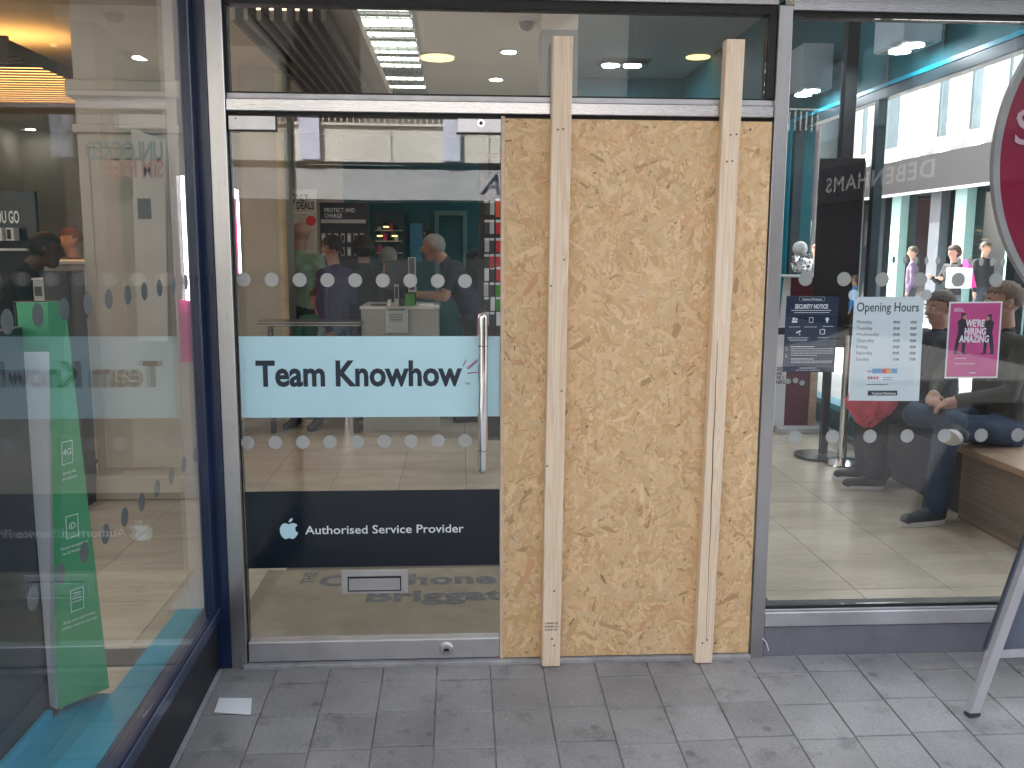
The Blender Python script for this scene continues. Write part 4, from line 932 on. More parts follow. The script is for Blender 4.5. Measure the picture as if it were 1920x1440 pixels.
for r_ in range(2):
    for k in range(7):
        a = AY(607+k*12, 445+r_*26, 6.05); t = thing('accessory_pack', 'pale framed accessory pack, %s from left in the %s row of the dark shelf unit' % (('first', 'second', 'third', 'fourth', 'fifth', 'sixth', 'seventh')[k], ('upper', 'lower')[r_]), 'packet', a, 'accessory packs on the dark shelf unit')
        obj('card', B(a.x-.018, a.x+.018, 6.03, 6.045, a.z-.05, a.z+.04), GREYL, t); obj('window', B(a.x-.012, a.x+.012, 6.027, 6.0295, a.z-.035, a.z+.02), BLACK if k % 2 else PAPER, t)
ag = thing('accessory_wall', 'dark peg board crowded with hanging accessories left of the chipboard', 'peg board', (.3, 4.1, 0))
a, b = AY(898, 300, 4.05).x, AY(965, 300, 4.05).x
obj('board', B(a, b, 4.05, 4.1, 0.0, 2.3), mat('peg_board_dark', (.05, .045, .045), .6), ag); obj('header', B(a+.07, b, 3.99, 4.049, 1.98, 2.25), NAVYP, ag)
PC = {'orange': ORANGE, 'red': RED, 'white': PAPER, 'green': GRN, 'grey': GREYL, 'dark': DARKG}
rg = random.Random(9)
lay = [(392, ['dark', 'grey', 'orange']), (428, ['dark', 'grey', 'red']), (462, ['grey', 'dark', 'red']), (492, ['dark', 'red', 'red']), (516, ['white', 'dark', 'red']), (545, ['grey', 'dark', 'green']), (572, ['dark', 'white', 'green']), (600, ['grey', 'dark', 'white'])]
for py, cs in lay:
    for k, cn in enumerate(cs):
        p = AY(912+k*11+rg.uniform(-1, 1), py, 4.0); h = .062 if cn == 'orange' else .045
        t = thing('hanging_packet', 'small %s packet on the peg board, %s one in the %s row down' % (cn, ('left', 'middle', 'right')[k], ('first', 'second', 'third', 'fourth', 'fifth', 'sixth', 'seventh', 'eighth')[[q_[0] for q_ in lay].index(py)]), 'packet', p, '%s packets on the peg board' % cn)
        obj('packet', B(p.x-.018, p.x+.018, 3.985+k*.004, 4.0+k*.004, p.z-h, p.z+h, bev=.002), PC[cn], t); obj('card_top', B(p.x-.018, p.x+.018, 3.992, 3.996, p.z+h+.001, p.z+h+.02), PAPER, t)
        obj('peg', tube([(p.x, 3.98, p.z+h+.012), (p.x, 4.049, p.z+h+.012)], .0025, seg=6), CHROME, t)

# clutter on and behind the counter
for nm, lab, cat, r_, m_, dy in (('paper_stack', 'loose white papers beside the bright green carton on the counter', 'papers', (786, 571, 812, 575), PAPER, .18), ('card_machine', 'small black card machine left of the green cartons', 'card machine', (750, 562, 757, 574), BLACK, .08),
        ('keyboard', 'flat dark keyboard at the left end of the service counter', 'keyboard', (694, 571, 722, 575), DARKG, .12), ('white_cup', 'pale cup near the keyboard on the service counter', 'cup', (727, 562, 734, 574), WHITE, .05)):
    block(nm, lab, cat, *r_, 4.48, dy, m_)
cb = thing('wall_cabinet', 'tall dark cabinet with lit shelves against the teal back wall', 'cabinet', (-.6, 10.2, 0))
a, b = AY(702, 396, 10.1), AY(760, 620, 10.1)
obj('body', B(a.x, b.x, 10.1, 10.45, 0, a.z), mat('cabinet_teal', (.006, .05, .065), .4), cb)
for k, py in enumerate((432, 452, 474)):
    z = AY(720, py, 10.1).z; obj('shelf', B(a.x+.02, b.x-.02, 9.95, 10.099, z-.01, z+.005), GREYL, cb)
    for q in range(4): obj('shelf_carton', B(a.x+.05+q*.08, a.x+.10+q*.08, 9.98, 10.08, z+.006, z+.05+.03*((q+k) % 3)), (GREYL, DARKG, MAGENTA, NAVYP)[(q+k) % 4], cb)
dr = thing('staff_doorway', 'pale teal framed staff doorway in the back wall behind the leaning man', 'doorway', (.1, 10.4, 0))
a, b = AY(872, 396, 10.4), AY(768, 396, 10.4)
for x in (a.x, a.x-.42): obj('jamb', B(x-.03, x+.03, 10.40, 10.499, 0, 2.05), mat('pale_teal_trim', (.12, .28, .27), .5), dr)
obj('lintel', B(a.x-.45, a.x+.03, 10.40, 10.499, 2.051, 2.12), MC['pale_teal_trim'], dr)
bp_ = thing('wall_poster', 'bright blue backlit panel on the teal back wall left of the leaning man', 'panel', b); obj('frame', B(b.x-.02, b.x+.2, 10.44, 10.499, 1.35, 1.95), DARKG, bp_); obj('panel', B(b.x, b.x+.18, 10.43, 10.4395, 1.37, 1.93), mat('lit_blue', (.015, .12, .19), .4, 0, .1, emit=(.02, .20, .30), es=.02), bp_)
for k, (px, py) in enumerate(((712, 441), (740, 441), (724, 424))):
    p = AY(px, py, 9.9); t = thing('pendant_lamp', ['small pendant lamp above the monitor, left of three', 'small pendant lamp above the monitor, right of three', 'small pendant lamp above the monitor, topmost of three'][k], 'pendant lamp', p); obj('bulb', disc(p, .04, (0, 0, -1), .02, 16), YELLOW, t); obj('shade', tube([p+Vector((0, 0, .001)), p+Vector((0, 0, .06))], [.06, .03], seg=16), BLACK, t)
sg = thing('wall_lettering', 'small white word phones on the teal back wall above the staff', 'sign', AY(795, 438, 10.48)); text('phones', .06, PRINTW, sg, AY(768, 440, 10.495), bold=.02); obj('backing', B(AY(764, 440, 10.48).x, AY(806, 440, 10.48).x, 10.4965, 10.4995, AY(780, 444, 10.48).z, AY(780, 431, 10.48).z), DARKG, sg)
# ------------------------------------------------------------------ people
SK = {'light': (.46, .27, .20), 'mid': (.36, .20, .14), 'dark': (.07, .035, .022)}
def cloth(name, c, r=.8): return mat('cloth_'+name, c, r, 0, .16, 9, .25, 60)
def person(label, loc, face, H=1.75, pose=None, shirt='navy', sc_=(.02, .03, .05), trous='black', tc=(.015, .016, .02), shoe=(.02, .02, .025), sole=None, skin='light', hair=(.03, .02, .015), hairkind='short', short=False, vox=.011, fingers=False, group=None, build=1.0, flare=1.0, mask=None):
    s = H/1.75
    J = dict(pel=(0, 0, .95), bel=(0, .01, 1.10), che=(0, 0, 1.30), nek=(0, -.005, 1.47), hea=(0, .02, 1.635))
    for sd, n in ((-1, 'L'), (1, 'R')):
        J.update({'sh'+n: (sd*.175, -.01, 1.405), 'el'+n: (sd*.235, -.03, 1.13), 'wr'+n: (sd*.245, .05, .885), 'hi'+n: (sd*.09, 0, .92), 'kn'+n: (sd*.10, .015, .50), 'an'+n: (sd*.10, -.02, .09), 'to'+n: (sd*.12, .15, .035)})
    if pose: J.update(pose)
    J = {k: Vector(v)*s for k, v in J.items()}
    P = []                                             # (a, b, ra, rb, tag): 0 skin 1 shirt 2 trousers 3 shoe 4 sole
    def C(a, b, ra, rb, tg, off=(0, 0, 0)): P.append((J[a]+Vector(off)*s if isinstance(a, str) else a, J[b]+Vector(off)*s if isinstance(b, str) else b, ra*s, rb*s, tg))
    w = build
    for dx in (-.06, .06):
        C('pel', 'bel', .105*w, .105*w, 1, (dx, 0, 0)); C('bel', 'che', .10*w, .115*w, 1, (dx, 0, 0))
    for dx in (-.05, .05): C('pel', 'pel', .118*w, .118*w, 2, (dx, 0, -.03))
    C('che', 'nek', .10*w, .06, 1); C('shL', 'shR', .066, .066, 1); C('nek', 'hea', .056, .058, 0)
    hd = J['hea']; fdir = Vector((0, 1, 0)) if 'fd' not in J else (J['fd']).normalized()
    up = (J['hea']-J['nek']).normalized(); up = (up+Vector((0, 0, 1.2))).normalized() if 'fd' not in J else Vector((0, 0, 1))
    fdir = (fdir - up*fdir.dot(up)).normalized(); sdv = fdir.cross(up)
    P.append((hd+up*.035*s, hd+up*.035*s-fdir*.02*s, .084*s, .086*s, 0)); P.append((hd+fdir*.018*s-up*.03*s, hd+fdir*.022*s-up*.065*s, .066*s, .046*s, 0))
    P.append((hd+fdir*.088*s+up*.015*s, hd+fdir*.104*s-up*.022*s, .010*s, .014*s, 0))
    for q in (-1, 1): P.append((hd+sdv*q*.082*s-up*.005*s, hd+sdv*q*.086*s+up*.022*s-fdir*.01*s, .012*s, .016*s, 0))
    for n in 'LR':
        sd = -1 if n == 'L' else 1
        up_t = 1
        e0, e1 = J['sh'+n], J['el'+n]
        if short:
            m_ = e0.lerp(e1, .62); P.append((e0, m_, .062*s, .055*s, 1)); P.append((m_, e1, .043*s, .040*s, 0)); fa = 0
        else: P.append((e0, e1, .060*s, .048*s, 1)); fa = 1
        P.append((J['el'+n], J['wr'+n], (.040 if fa == 0 else .047)*s, (.027 if fa == 0 else .034)*s, fa))
        wd = (J['wr'+n]-J['el'+n]).normalized(); hdv = (J['ha'+n]-J['wr'+n]).normalized() if 'ha'+n in J else wd
        pc = J['wr'+n]+hdv*.055*s; P.append((J['wr'+n], pc, .027*s, .033*s, 0))
        side = hdv.cross(Vector((0, 0, 1))); side = side.normalized() if side.length > .2 else Vector((1, 0, 0)); dn = side.cross(hdv).normalized()
        if dn.z > 0: dn = -dn
        for f_ in range(4):
            o_ = side*(f_-1.5)*.019*s; l = (.036, .042, .040, .032)[f_]*s
            k0 = pc+o_+hdv*.018*s; k1 = k0+hdv*l+dn*.010*s; k2 = k1+hdv*l*.45+dn*l*.55
            P.append((k0, k1, .0098*s, .009*s, 0)); P.append((k1, k2, .009*s, .0078*s, 0))
        th0 = J['wr'+n]+hdv*.03*s+side*sd*-.022*s; P.append((th0, th0+side*sd*-.028*s+hdv*.028*s+dn*.012*s, .012*s, .010*s, 0))
        C('hi'+n, 'kn'+n, .092*w, .063*flare**.5, 2); C('kn'+n, 'an'+n, .062*flare**.6, .050*flare, 2)
        a, t_ = J['an'+n], J['to'+n]; fd_ = (t_-a); 
        heel = a - Vector((fd_.x, fd_.y, 0)).normalized()*.035*s + (J['hl'+n]-a if 'hl'+n in J else Vector((0, 0, -.045*s)))
        P.append((a, a.lerp(heel, .6), .044*s, .042*s, 3)); P.append((heel, t_, .038*s, .036*s, 3)); P.append((a.lerp(heel, .4), t_.lerp(heel, .25), .042*s, .036*s, 3))
    bm = bmesh.new()
    for a, b, ra, rb_2, tg in P:
        d = b-a; L = d.length; dn = d.normalized() if L > 1e-5 else Vector((0, 0, 1)); pts = []; rs_ = []
        for k in range(4): t = math.pi/2*(k+.35)/4; pts.append(a-dn*ra*math.cos(t)); rs_.append(ra*math.sin(t))
        pts.append(a); rs_.append(ra)
        if L > 1e-4: pts.append(b); rs_.append(rb_2)
        for k in range(3, -1, -1): t = math.pi/2*(k+.35)/4; pts.append(b+dn*rb_2*math.cos(t)); rs_.append(rb_2*math.sin(t))
        tube(pts, rs_, bm, 12)
    me = bpy.data.meshes.new('tmp'); bm.to_mesh(me); bm.free(); o = bpy.data.objects.new('tmp', me); COL.objects.link(o)
    m1 = o.modifiers.new('r', 'REMESH'); m1.mode = 'VOXEL'; m1.voxel_size = vox; m1.use_smooth_shade = True
    m2 = o.modifiers.new('s', 'SMOOTH'); m2.factor = .5; m2.iterations = 3 if vox < .009 else 2
    bpy.context.view_layer.update(); me2 = bpy.data.meshes.new_from_object(o.evaluated_get(bpy.context.evaluated_depsgraph_get())); bpy.data.objects.remove(o); bpy.data.meshes.remove(me)
    n = len(me2.polygons); cen = np.zeros(n*3); me2.polygons.foreach_get('center', cen); cen = cen.reshape(-1, 3)
    best = np.full(n, 9.); idx = np.zeros(n, dtype=np.int32)
    for a, b, ra, rb_2, tg in P:
        A = np.array(a); D = np.array(b)-A; L2 = max((D*D).sum(), 1e-9); t = np.clip(((cen-A)@D)/L2, 0, 1); dist = np.linalg.norm(cen-(A+t[:, None]*D), axis=1)-(ra+(rb_2-ra)*t)
        u = dist < best; best[u] = dist[u]; idx[u] = tg
    if sole:
        for n_ in 'LR':
            pass
    nv_ = len(me2.vertices); co = np.zeros(nv_*3); me2.vertices.foreach_get('co', co); co = co.reshape(-1, 3); no = np.zeros(nv_*3); me2.vertices.foreach_get('normal', no); no = no.reshape(-1, 3)
    tagv = np.zeros(nv_, dtype=np.int32); lv_ = np.zeros(len(me2.loops), dtype=np.int32); me2.loops.foreach_get('vertex_index', lv_)
    lt_ = np.zeros(n, dtype=np.int32); me2.polygons.foreach_get('loop_total', lt_); li_ = np.repeat(idx, lt_); tagv[lv_[(li_ == 1) | (li_ == 2)]] = 1
    q_ = co*(9/s); ph = float(len(label))
    def wob(a, b, c, p): return np.sin(q_[:, 0]*a+q_[:, 2]*c+p)*np.sin(q_[:, 1]*b-q_[:, 2]*c*.7+p*1.7)
    am = wob(1.9, 1.7, 1.3, ph)+.6*wob(3.7, 4.1, -3.3, ph*2)+.4*np.sin(q_[:, 2]*5.1+3*np.sin(q_[:, 0]*2.1+ph)+2*np.sin(q_[:, 1]*2.3))
    co += no*(.0055*am*tagv)[:, None]; me2.vertices.foreach_set('co', co.ravel()); me2.update()
    me2.materials.clear()
    for x in (mat('skin_'+skin, SK[skin], .5, 0, .08, 30), cloth(shirt, sc_), cloth(trous, tc), mat('shoe_%d_%d' % (int(shoe[0]*1000), int(shoe[2]*1000)), shoe, .55)): me2.materials.append(x)
    me2.polygons.foreach_set('material_index', idx); me2.polygons.foreach_set('use_smooth', [True]*n)
    T = thing('person', label, 'person', loc, group, rz=face)
    me2.name = 'body'; body = bpy.data.objects.new('body', me2); COL.objects.link(body); body.parent = T
    if hairkind != 'bald':
        bm = bmesh.new(); bmesh.ops.create_icosphere(bm, subdivisions=4, radius=1); rg_ = random.Random(len(label)); M = Matrix((sdv, fdir, up)).transposed()
        big = hairkind == 'long'
        for v in bm.verts:
            q = v.co.copy(); rad = .102 if not big else .112
            front = q.y; low = q.z
            lim = (.28 if front > .35 else (-.18 if front > -.2 else (-.75 if big else -.55)))+.09*math.sin(q.x*17+q.y*11)
            k = rad*(.965+.035*math.sin(q.x*23+q.z*9)*math.cos(q.y*19)+rg_.uniform(-.018, .018))
            if low < lim: k = .058
            if big and low < -.2 and front < .1: k = rad*1.1
            v.co = M @ Vector((q.x*k*.93, q.y*k*1.03, q.z*k)) *s
        bmesh.ops.translate(bm, verts=bm.verts[:], vec=hd+up*.035*s-fdir*.012*s)
        capv = [(v.co.copy(), (v.co-hd).normalized()) for v in bm.verts if (v.co-(hd+up*.035*s)).length > .08*s]
        tufts = rg_.sample(capv, min(len(capv), 900)) if len(capv) > 900 else capv
        for pt_, n_v in tufts:
            cmb = (-fdir*.7-up*.7+sdv*rg_.uniform(-.5, .5) + (fdir*1.6 if (pt_-hd).dot(fdir) > .05*s else Vector((0, 0, 0)))).normalized(); cmb = (cmb-n_v*cmb.dot(n_v)).normalized(); L_ = rg_.uniform(.014, .032)*s*(1.6 if big else 1)
            sdd = cmb.cross(n_v)*rg_.uniform(.0016, .0034)*s; p0_ = pt_-n_v*.004*s
            vv = [bm.verts.new(q_) for q_ in (p0_-sdd, p0_+sdd, p0_+cmb*L_+n_v*rg_.uniform(.002, .011)*s)]
            bm.faces.new(vv)
        hm = mat('hair_%d_%d' % (int(hair[0]*1000), int(hair[2]*1000)), hair, .6, 0, .3, 90, .4, 200)
        obj('hair', bm, hm, T, True, local=True)
    if fingers:
        for q in (-1, 1):
            e = hd+fdir*.079*s+sdv*q*.031*s+up*.012*s
            ey = obj('eye', ball(e, .0095*s, seg=12), mat('eye_white', (.5, .48, .46), .3, 0, 0), T, True, local=True); obj('iris', ball(e+fdir*.0055*s, .0055*s, seg=10), BLACK, ey, True, local=True)
            obj('eyebrow', tube([e+up*.02*s+sdv*q*-.012*s+fdir*.010*s, e+up*.024*s+fdir*.009*s, e+up*.018*s+sdv*q*.018*s+fdir*.002*s], .0035*s, seg=6), mat('brow', (.04, .025, .018), .8), T, local=True)
        obj('mouth', tube([hd+fdir*.083*s-up*.048*s-sdv*.02*s, hd+fdir*.089*s-up*.047*s, hd+fdir*.083*s-up*.048*s+sdv*.02*s], .0045*s, seg=8), mat('lip', (.30, .12, .10), .5), T, local=True)
    if sole:
        for n_ in 'LR':
            a, t_ = J['an'+n_], J['to'+n_]
            if 'hl'+n_ in J: hl = J['hl'+n_]; dd = (t_-hl).normalized(); nn_ = J['sn'+n_].normalized(); A_ = hl-dd*.045*s; B_ = t_+dd*.04*s
            else: f2 = Vector((t_.x-a.x, t_.y-a.y, 0)).normalized(); A_ = Vector((a.x, a.y, .012))-f2*.075*s; B_ = Vector((t_.x, t_.y, .012))+f2*.045*s; nn_ = Vector((0, 0, -1)); dd = f2
            sv = dd.cross(nn_).normalized(); bm = bmesh.new(); top_, bot_ = [], []
            if 'hl'+n_ in J: A_ = A_+nn_*.034*s; B_ = B_+nn_*.034*s
            for k in range(20):
                th = 2*math.pi*k/20; u = .5+.5*math.cos(th); wv = math.sin(th)*(.036+.012*u)*s; c_ = A_.lerp(B_, u)+sv*wv
                bot_.append(bm.verts.new(c_+nn_*.010*s)); top_.append(bm.verts.new(c_-nn_*.016*s))
            bm.faces.new(bot_); bm.faces.new(top_[::-1])
            for k in range(20): bm.faces.new((bot_[k], top_[k], top_[(k+1) % 20], bot_[(k+1) % 20]))
            bmesh.ops.recalc_face_normals(bm, faces=bm.faces[:]); obj('shoe_sole', bm, mat('pale_sole', (.62, .62, .62), .6, 0, .05), T, local=True)
    return T
# facing: local +Y turned by 'face'; 90 deg = towards -X
SIT = dict(pel=(0, 0, .52), bel=(0, .03, .68), che=(0, .06, .90), nek=(0, .09, 1.06), hea=(0, .14, 1.20), shL=(-.19, .06, 1.0), shR=(.19, .06, 1.0), hiL=(-.09, .02, .52), hiR=(.09, .02, .52),
           knL=(-.13, .44, .54), knR=(.13, .44, .54), anL=(-.12, .42, .10), anR=(.12, .42, .10), toL=(-.13, .60, .035), toR=(.13, .60, .035),
           elL=(-.25, .16, .75), elR=(.25, .16, .75), wrL=(-.12, .38, .66), wrR=(.12, .38, .66))
man2 = dict(SIT); man2.update(hea=(0, .05, 1.22), nek=(0, .02, 1.07), che=(0, .01, .90), anL=(-.12, .47, .10), toL=(-.13, .65, .035), knR=(.12, .46, .58), anR=(-.20, .44, .60), toR=(-.33, .50, .55), hlR=(-.19, .47, .52), snR=(-.15, .95, -.3), elR=(.26, .22, .76), wrR=(.0, .44, .72), elL=(-.27, .18, .76), wrL=(-.16, .40, .70), fd=(.35, 1, -.25))
person('seated man in dark jacket and dark trousers, face beside the pink poster, nearer the screen', (3.16, 2.44, 0), R(80), 1.72, dict(SIT, fd=(-.45, 1, -.15), hea=(0, .05, 1.20), nek=(0, .03, 1.06), che=(0, .02, .90)), 'navyjacket', (.012, .015, .028), 'charcoal', (.02, .023, .028), (.012, .012, .014), True, 'light', (.07, .05, .035), vox=.0085, fingers=True, build=1.05, flare=1.55)
person('seated man in blue jeans and olive jacket resting one ankle on his knee', (3.19, 1.82, 0), R(98), 1.80, man2, 'olive', (.035, .035, .026), 'denim', (.032, .052, .095), (.045, .048, .06), True, 'light', (.16, .10, .06), vox=.0085, fingers=True, flare=1.25)
# pink bag on the first seated man's lap
pb = thing('carrier_bag', 'crumpled coral pink bag hanging from the lap of the seated man', 'bag', AY(1635, 740, 2.35)); bm = bmesh.new(); rg = random.Random(2)
c = AY(1636, 752, 2.3); bmesh.ops.create_icosphere(bm, subdivisions=4, radius=1)
for v in bm.verts:
    q = v.co; wz = 1-.42*max(0, -q.z); kx = .17*wz; v.co = Vector((q.x*kx+.03*q.z, q.y*.10, q.z*.17)) + q*(.010*math.sin(q.x*9+q.z*13)*math.cos(q.y*8+q.z*5)+.006*math.sin(q.x*31+q.z*23)); v.co += c
obj('bag', bm, mat('coral_fabric', (.62, .10, .14), .6, 0, .15, 6, .5, 14), pb, True)
obj('handle', tube([c+Vector((-.06, -.02, .15)), c+Vector((-.03, -.03, .24)), c+Vector((.05, -.03, .24)), c+Vector((.07, -.02, .15))], .008, seg=8), MC['coral_fabric'], pb, True)
# staff and customers
reach = dict(bel=(0, .05, 1.10), che=(0, .16, 1.28), nek=(0, .25, 1.42), hea=(0, .36, 1.53), shL=(-.18, .17, 1.36), shR=(.18, .17, 1.36), elL=(-.24, .24, 1.12), elR=(.24, .24, 1.12), wrL=(-.10, .47, 1.13), wrR=(.10, .47, 1.13), fd=(0, 1, -.5))
person('grey haired man in dark polo shirt leaning over the service counter', (.13, 4.95, 0), R(88), 1.78, reach, 'polo', (.012, .018, .032), skin='mid', hair=(.30, .29, .28), short=True, vox=.010, fingers=True)
person('man in grey shirt standing against the teal wall behind the leaning man', (.30, 6.4, 0), R(150), 1.86, None, 'slate', (.05, .065, .08), skin='mid', hair=(.10, .10, .11), vox=.014)
person('customer with curly brown hair and dark coat left of the monitor', (-.90, 5.45, 0), R(-10), 1.66, None, 'darkcoat', (.016, .018, .02), skin='light', hair=(.035, .022, .014), hairkind='long', vox=.014)
person('customer in black jacket with grey hair standing beside the curly haired one', (-.66, 5.3, 0), R(-25), 1.56, None, 'blackjacket', (.012, .013, .016), skin='light', hair=(.22, .21, .20), vox=.014)
walk = dict(knL=(-.09, .20, .52), anL=(-.08, .12, .13), toL=(-.09, .28, .07), knR=(.09, -.05, .50), anR=(.09, -.32, .20), toR=(.10, -.22, .06), wrL=(-.24, -.12, .90), wrR=(.24, .22, .92))
person('walker in purple top and faded blue jeans', (-1.10, 4.85, 0), R(60), 1.66, walk, 'purple', (.035, .022, .09), 'fadedjeans', (.20, .32, .55), (.02, .02, .025), True, 'mid', (.02, .015, .012), vox=.012)
person('bald man in pale green t-shirt in front of the white deals poster', (-1.50, 5.5, 0), R(-15), 1.80, None, 'palegreen', (.30, .44, .33), skin='light', hairkind='bald', short=True, vox=.012)
person('seated dark haired person in teal top near the low table', (-1.20, 5.0, 0), R(160), 1.60, dict(SIT), 'tealtop', (.01, .13, .14), skin='mid', hair=(.035, .03, .03), vox=.013)
ch = thing('chair', 'black shop chair under the seated person in teal', 'chair', (-1.2, 5.0, 0)); obj('seat', B(-1.42, -.98, 4.85, 5.25, .38, .43, bev=.01), BLACK, ch); 
for x in (-1.40, -1.03):
    for y in (4.87, 5.20): obj('leg', B(x, x+.025, y, y+.025, 0, .3795), CHROME, ch)
bow = dict(reach)
person('dark haired man in black bowing his head beside the navy shelf display', (-2.98, 2.75, 0), R(-70), 1.72, dict(reach, hea=(0, .33, 1.55), nek=(0, .21, 1.44)), 'blacktop', (.010, .012, .016), skin='dark', hair=(.012, .010, .010), vox=.011)
person('red haired person seen above the grey counter beside the pier', (-3.55, 5.4, 0), R(140), 1.72, None, 'rust', (.10, .05, .05), skin='light', hair=(.09, .025, .018), hairkind='short', vox=.014)

# ------------------------------------------------------------------ side street seen through the side window
XB = 10.0
wb = thing('white_building', 'bright white bay fronted building over a dark shopfront across the side street', 'building', (XB+2, 14, 0))
PW = mat('sunlit_white_render', (.80, .80, .78), .6, 0, .04)
obj('upper_wall', B(XB+.3, XB+6, 4, 21.5, 3.62, 11), PW, wb)
WG = mat('far_window_glass', (.10, .14, .16), .08, 0, .1)
bayg = random.Random(8); y = 5.0
while y < 21:
    w = bayg.choice((.5, .9, 1.3)); obj('window', B(XB+.27, XB+.299, y+.12, y+w, 4.0, 6.6), WG if bayg.random() < .6 else mat('pale_blind', (.5, .62, .64), .5), wb)
    obj('bay_pillar', B(XB+.05, XB+.299, y-.10, y+.10, 3.62, 7.0), PW, wb); y += w+.35
obj('fascia', B(XB, XB+.6, 4, 21.5, 2.86, 3.60), FASC, wb); obj('fascia_trim', B(XB-.06, XB+.0, 4, 21.5, 2.80, 2.86), mat('trim_grey', (.3, .31, .33), .5), wb)
obj('shopfront', B(XB+.5, XB+.7, 4, 21.5, -.02, 2.85), mat('dark_shop_glass', (.006, .008, .010), .1, 0, .3, 2), wb)
for i, yy in enumerate((19.2, 18.0, 16.2, 15.2, 13.3, 12.0, 10.4, 8.6)):
    obj('glass_column', B(XB+.3, XB+.499, yy-.22, yy+.22, -.02, 2.85), TEALGL if i in (1, 3, 4, 6) else mat('pilaster_grey', (.10, .11, .13), .4), wb)
bk = thing('brick_building', 'red brick building with a pale projecting oriel beyond the white building', 'building', (XB+2, 25, 0))
obj('wall', B(XB-.2, XB+6, 21.6, 40, -.02, 12), mat('window_dark', (.06, .07, .08), .3), bk)
for yy in (22.0, 23.6, 26.5, 29.0, 33.0): 
    pp = obj('brick_pier', B(XB-.42, XB-.201, yy, yy+.62, 2.4, 12), BRICKM, bk); obj('pier_foot', hexa([(XB-.5, yy-.05, 1.7), (XB-.21, yy-.05, 1.7), (XB-.21, yy+.67, 1.7), (XB-.5, yy+.67, 1.7), (XB-.62, yy-.15, 2.39), (XB-.21, yy-.15, 2.39), (XB-.21, yy+.77, 2.39), (XB-.62, yy+.77, 2.39)]), STONEW, bk)
ory = obj('oriel', hexa([(XB-.3, 23.6, 4.1), (XB-.21, 23.6, 4.1), (XB-.21, 26.2, 4.1), (XB-.3, 26.2, 4.1), (XB-1.2, 23.2, 5.0), (XB-.21, 23.2, 5.0), (XB-.21, 26.6, 5.0), (XB-1.2, 26.6, 5.0)]), mat('oriel_grey', (.25, .26, .27), .6), bk)
obj('cornice', B(XB-1.3, XB-.21, 23.1, 26.7, 5.001, 5.14), STONEW, bk); obj('oriel_window', B(XB-1.1, XB-.21, 23.3, 26.5, 5.141, 6.6), mat('pale_blind', (.5, .62, .64), .5), bk)
for yy in (23.25, 24.3, 25.4, 26.5): obj('oriel_post', B(XB-1.2, XB-1.101, yy-.08, yy+.08, 5.141, 6.6), STONEW, bk)
sgn = obj('shop_sign', B(XB-.5, XB-.43, 24.2, 27.5, 2.5, 3.1), mat('sign_slate', (.14, .16, .18), .5), bk)
RX = Matrix(((0, 0, -1, 0), (-1, 0, 0, 0), (0, 1, 0, 0), (0, 0, 0, 1)))        # writing that faces -X
text('JONES', .34, PRINTW, bk, (XB-.51, 27.3, 2.63), RX, bold=.02, xs=1.3)
obj('end_wall', B(-5, XB+20, 41, 42, 0, 12), BRICKM, bk)
sp_ = AY(1790, 480, 10.5)
person('woman in dark jacket carrying a white and pink bag outside the side window', (sp_.x, 10.5, -.02), R(100), 1.66, dict(elR=(.22, .10, 1.15), wrR=(.15, .30, 1.25), elL=(-.22, .10, 1.15), wrL=(-.15, .30, 1.22)), 'charcoaljacket', (.015, .016, .02), 'greyjeans', (.10, .12, .15), skin='light', hair=(.05, .02, .02), hairkind='long', vox=.014)
b_ = thing('shopping_bag', 'white and pink shopping bag carried by the woman outside', 'bag', AY(1800, 518, 10.2)); a, b = AY(1778, 502, 10.2), AY(1815, 540, 10.2)
PKB = mat('hot_pink', (.75, .02, .30), .4)
obj('bag', B(a.x, b.x, 10.1, 10.25, b.z, a.z, bev=.01), PAPER, b_); obj('pink_side', hexa([(b.x+.001, 10.1, b.z), (b.x+.10, 10.15, b.z+.02), (b.x+.10, 10.25, b.z+.02), (b.x+.001, 10.25, b.z), (b.x-.1, 10.1, a.z+.12), (b.x-.02, 10.15, a.z+.12), (b.x-.02, 10.25, a.z+.12), (b.x-.1, 10.25, a.z+.12)]), PKB, b_)
for i, (px, y, lab, col) in enumerate(((1712, 13.5, 'pedestrian in lilac top across the side street', (.16, .11, .19)), (1530, 14.0, 'pedestrian in grey coat near the foil ornament', (.1, .1, .11)), (1845, 12.5, 'pedestrian in black coat near the window mullion', (.02, .02, .025)))):
    q = AY(px, 490, y); person(lab, (q.x, y, -.02), R(60+i*70), 1.66+.04*i, None, 'ped%d' % i, col, 'pedtrousers%d' % i, (.04, .05, .07), skin='light', hair=(.06+.1*(i % 2), .05, .03), vox=.018)
st = thing('window_poster_wall', 'white shop window posters with round heads seen past the magenta sign', 'poster', (XB-.4, 8.6, 0))
obj('sheet', B(XB-.45, XB-.42, 7.6, 9.5, .9, 2.3), PAPER, st)
for k, yy in enumerate((9.2, 8.5)): obj('ring', tube([(XB-.455, yy, 1.9), (XB-.47, yy, 1.9)], .16, seg=24), DARKG, st); obj('figure_print', B(XB-.47, XB-.455, yy-.14, yy+.1, 1.2, 1.6), mat('violet_ink', (.15, .08, .35), .5), st)

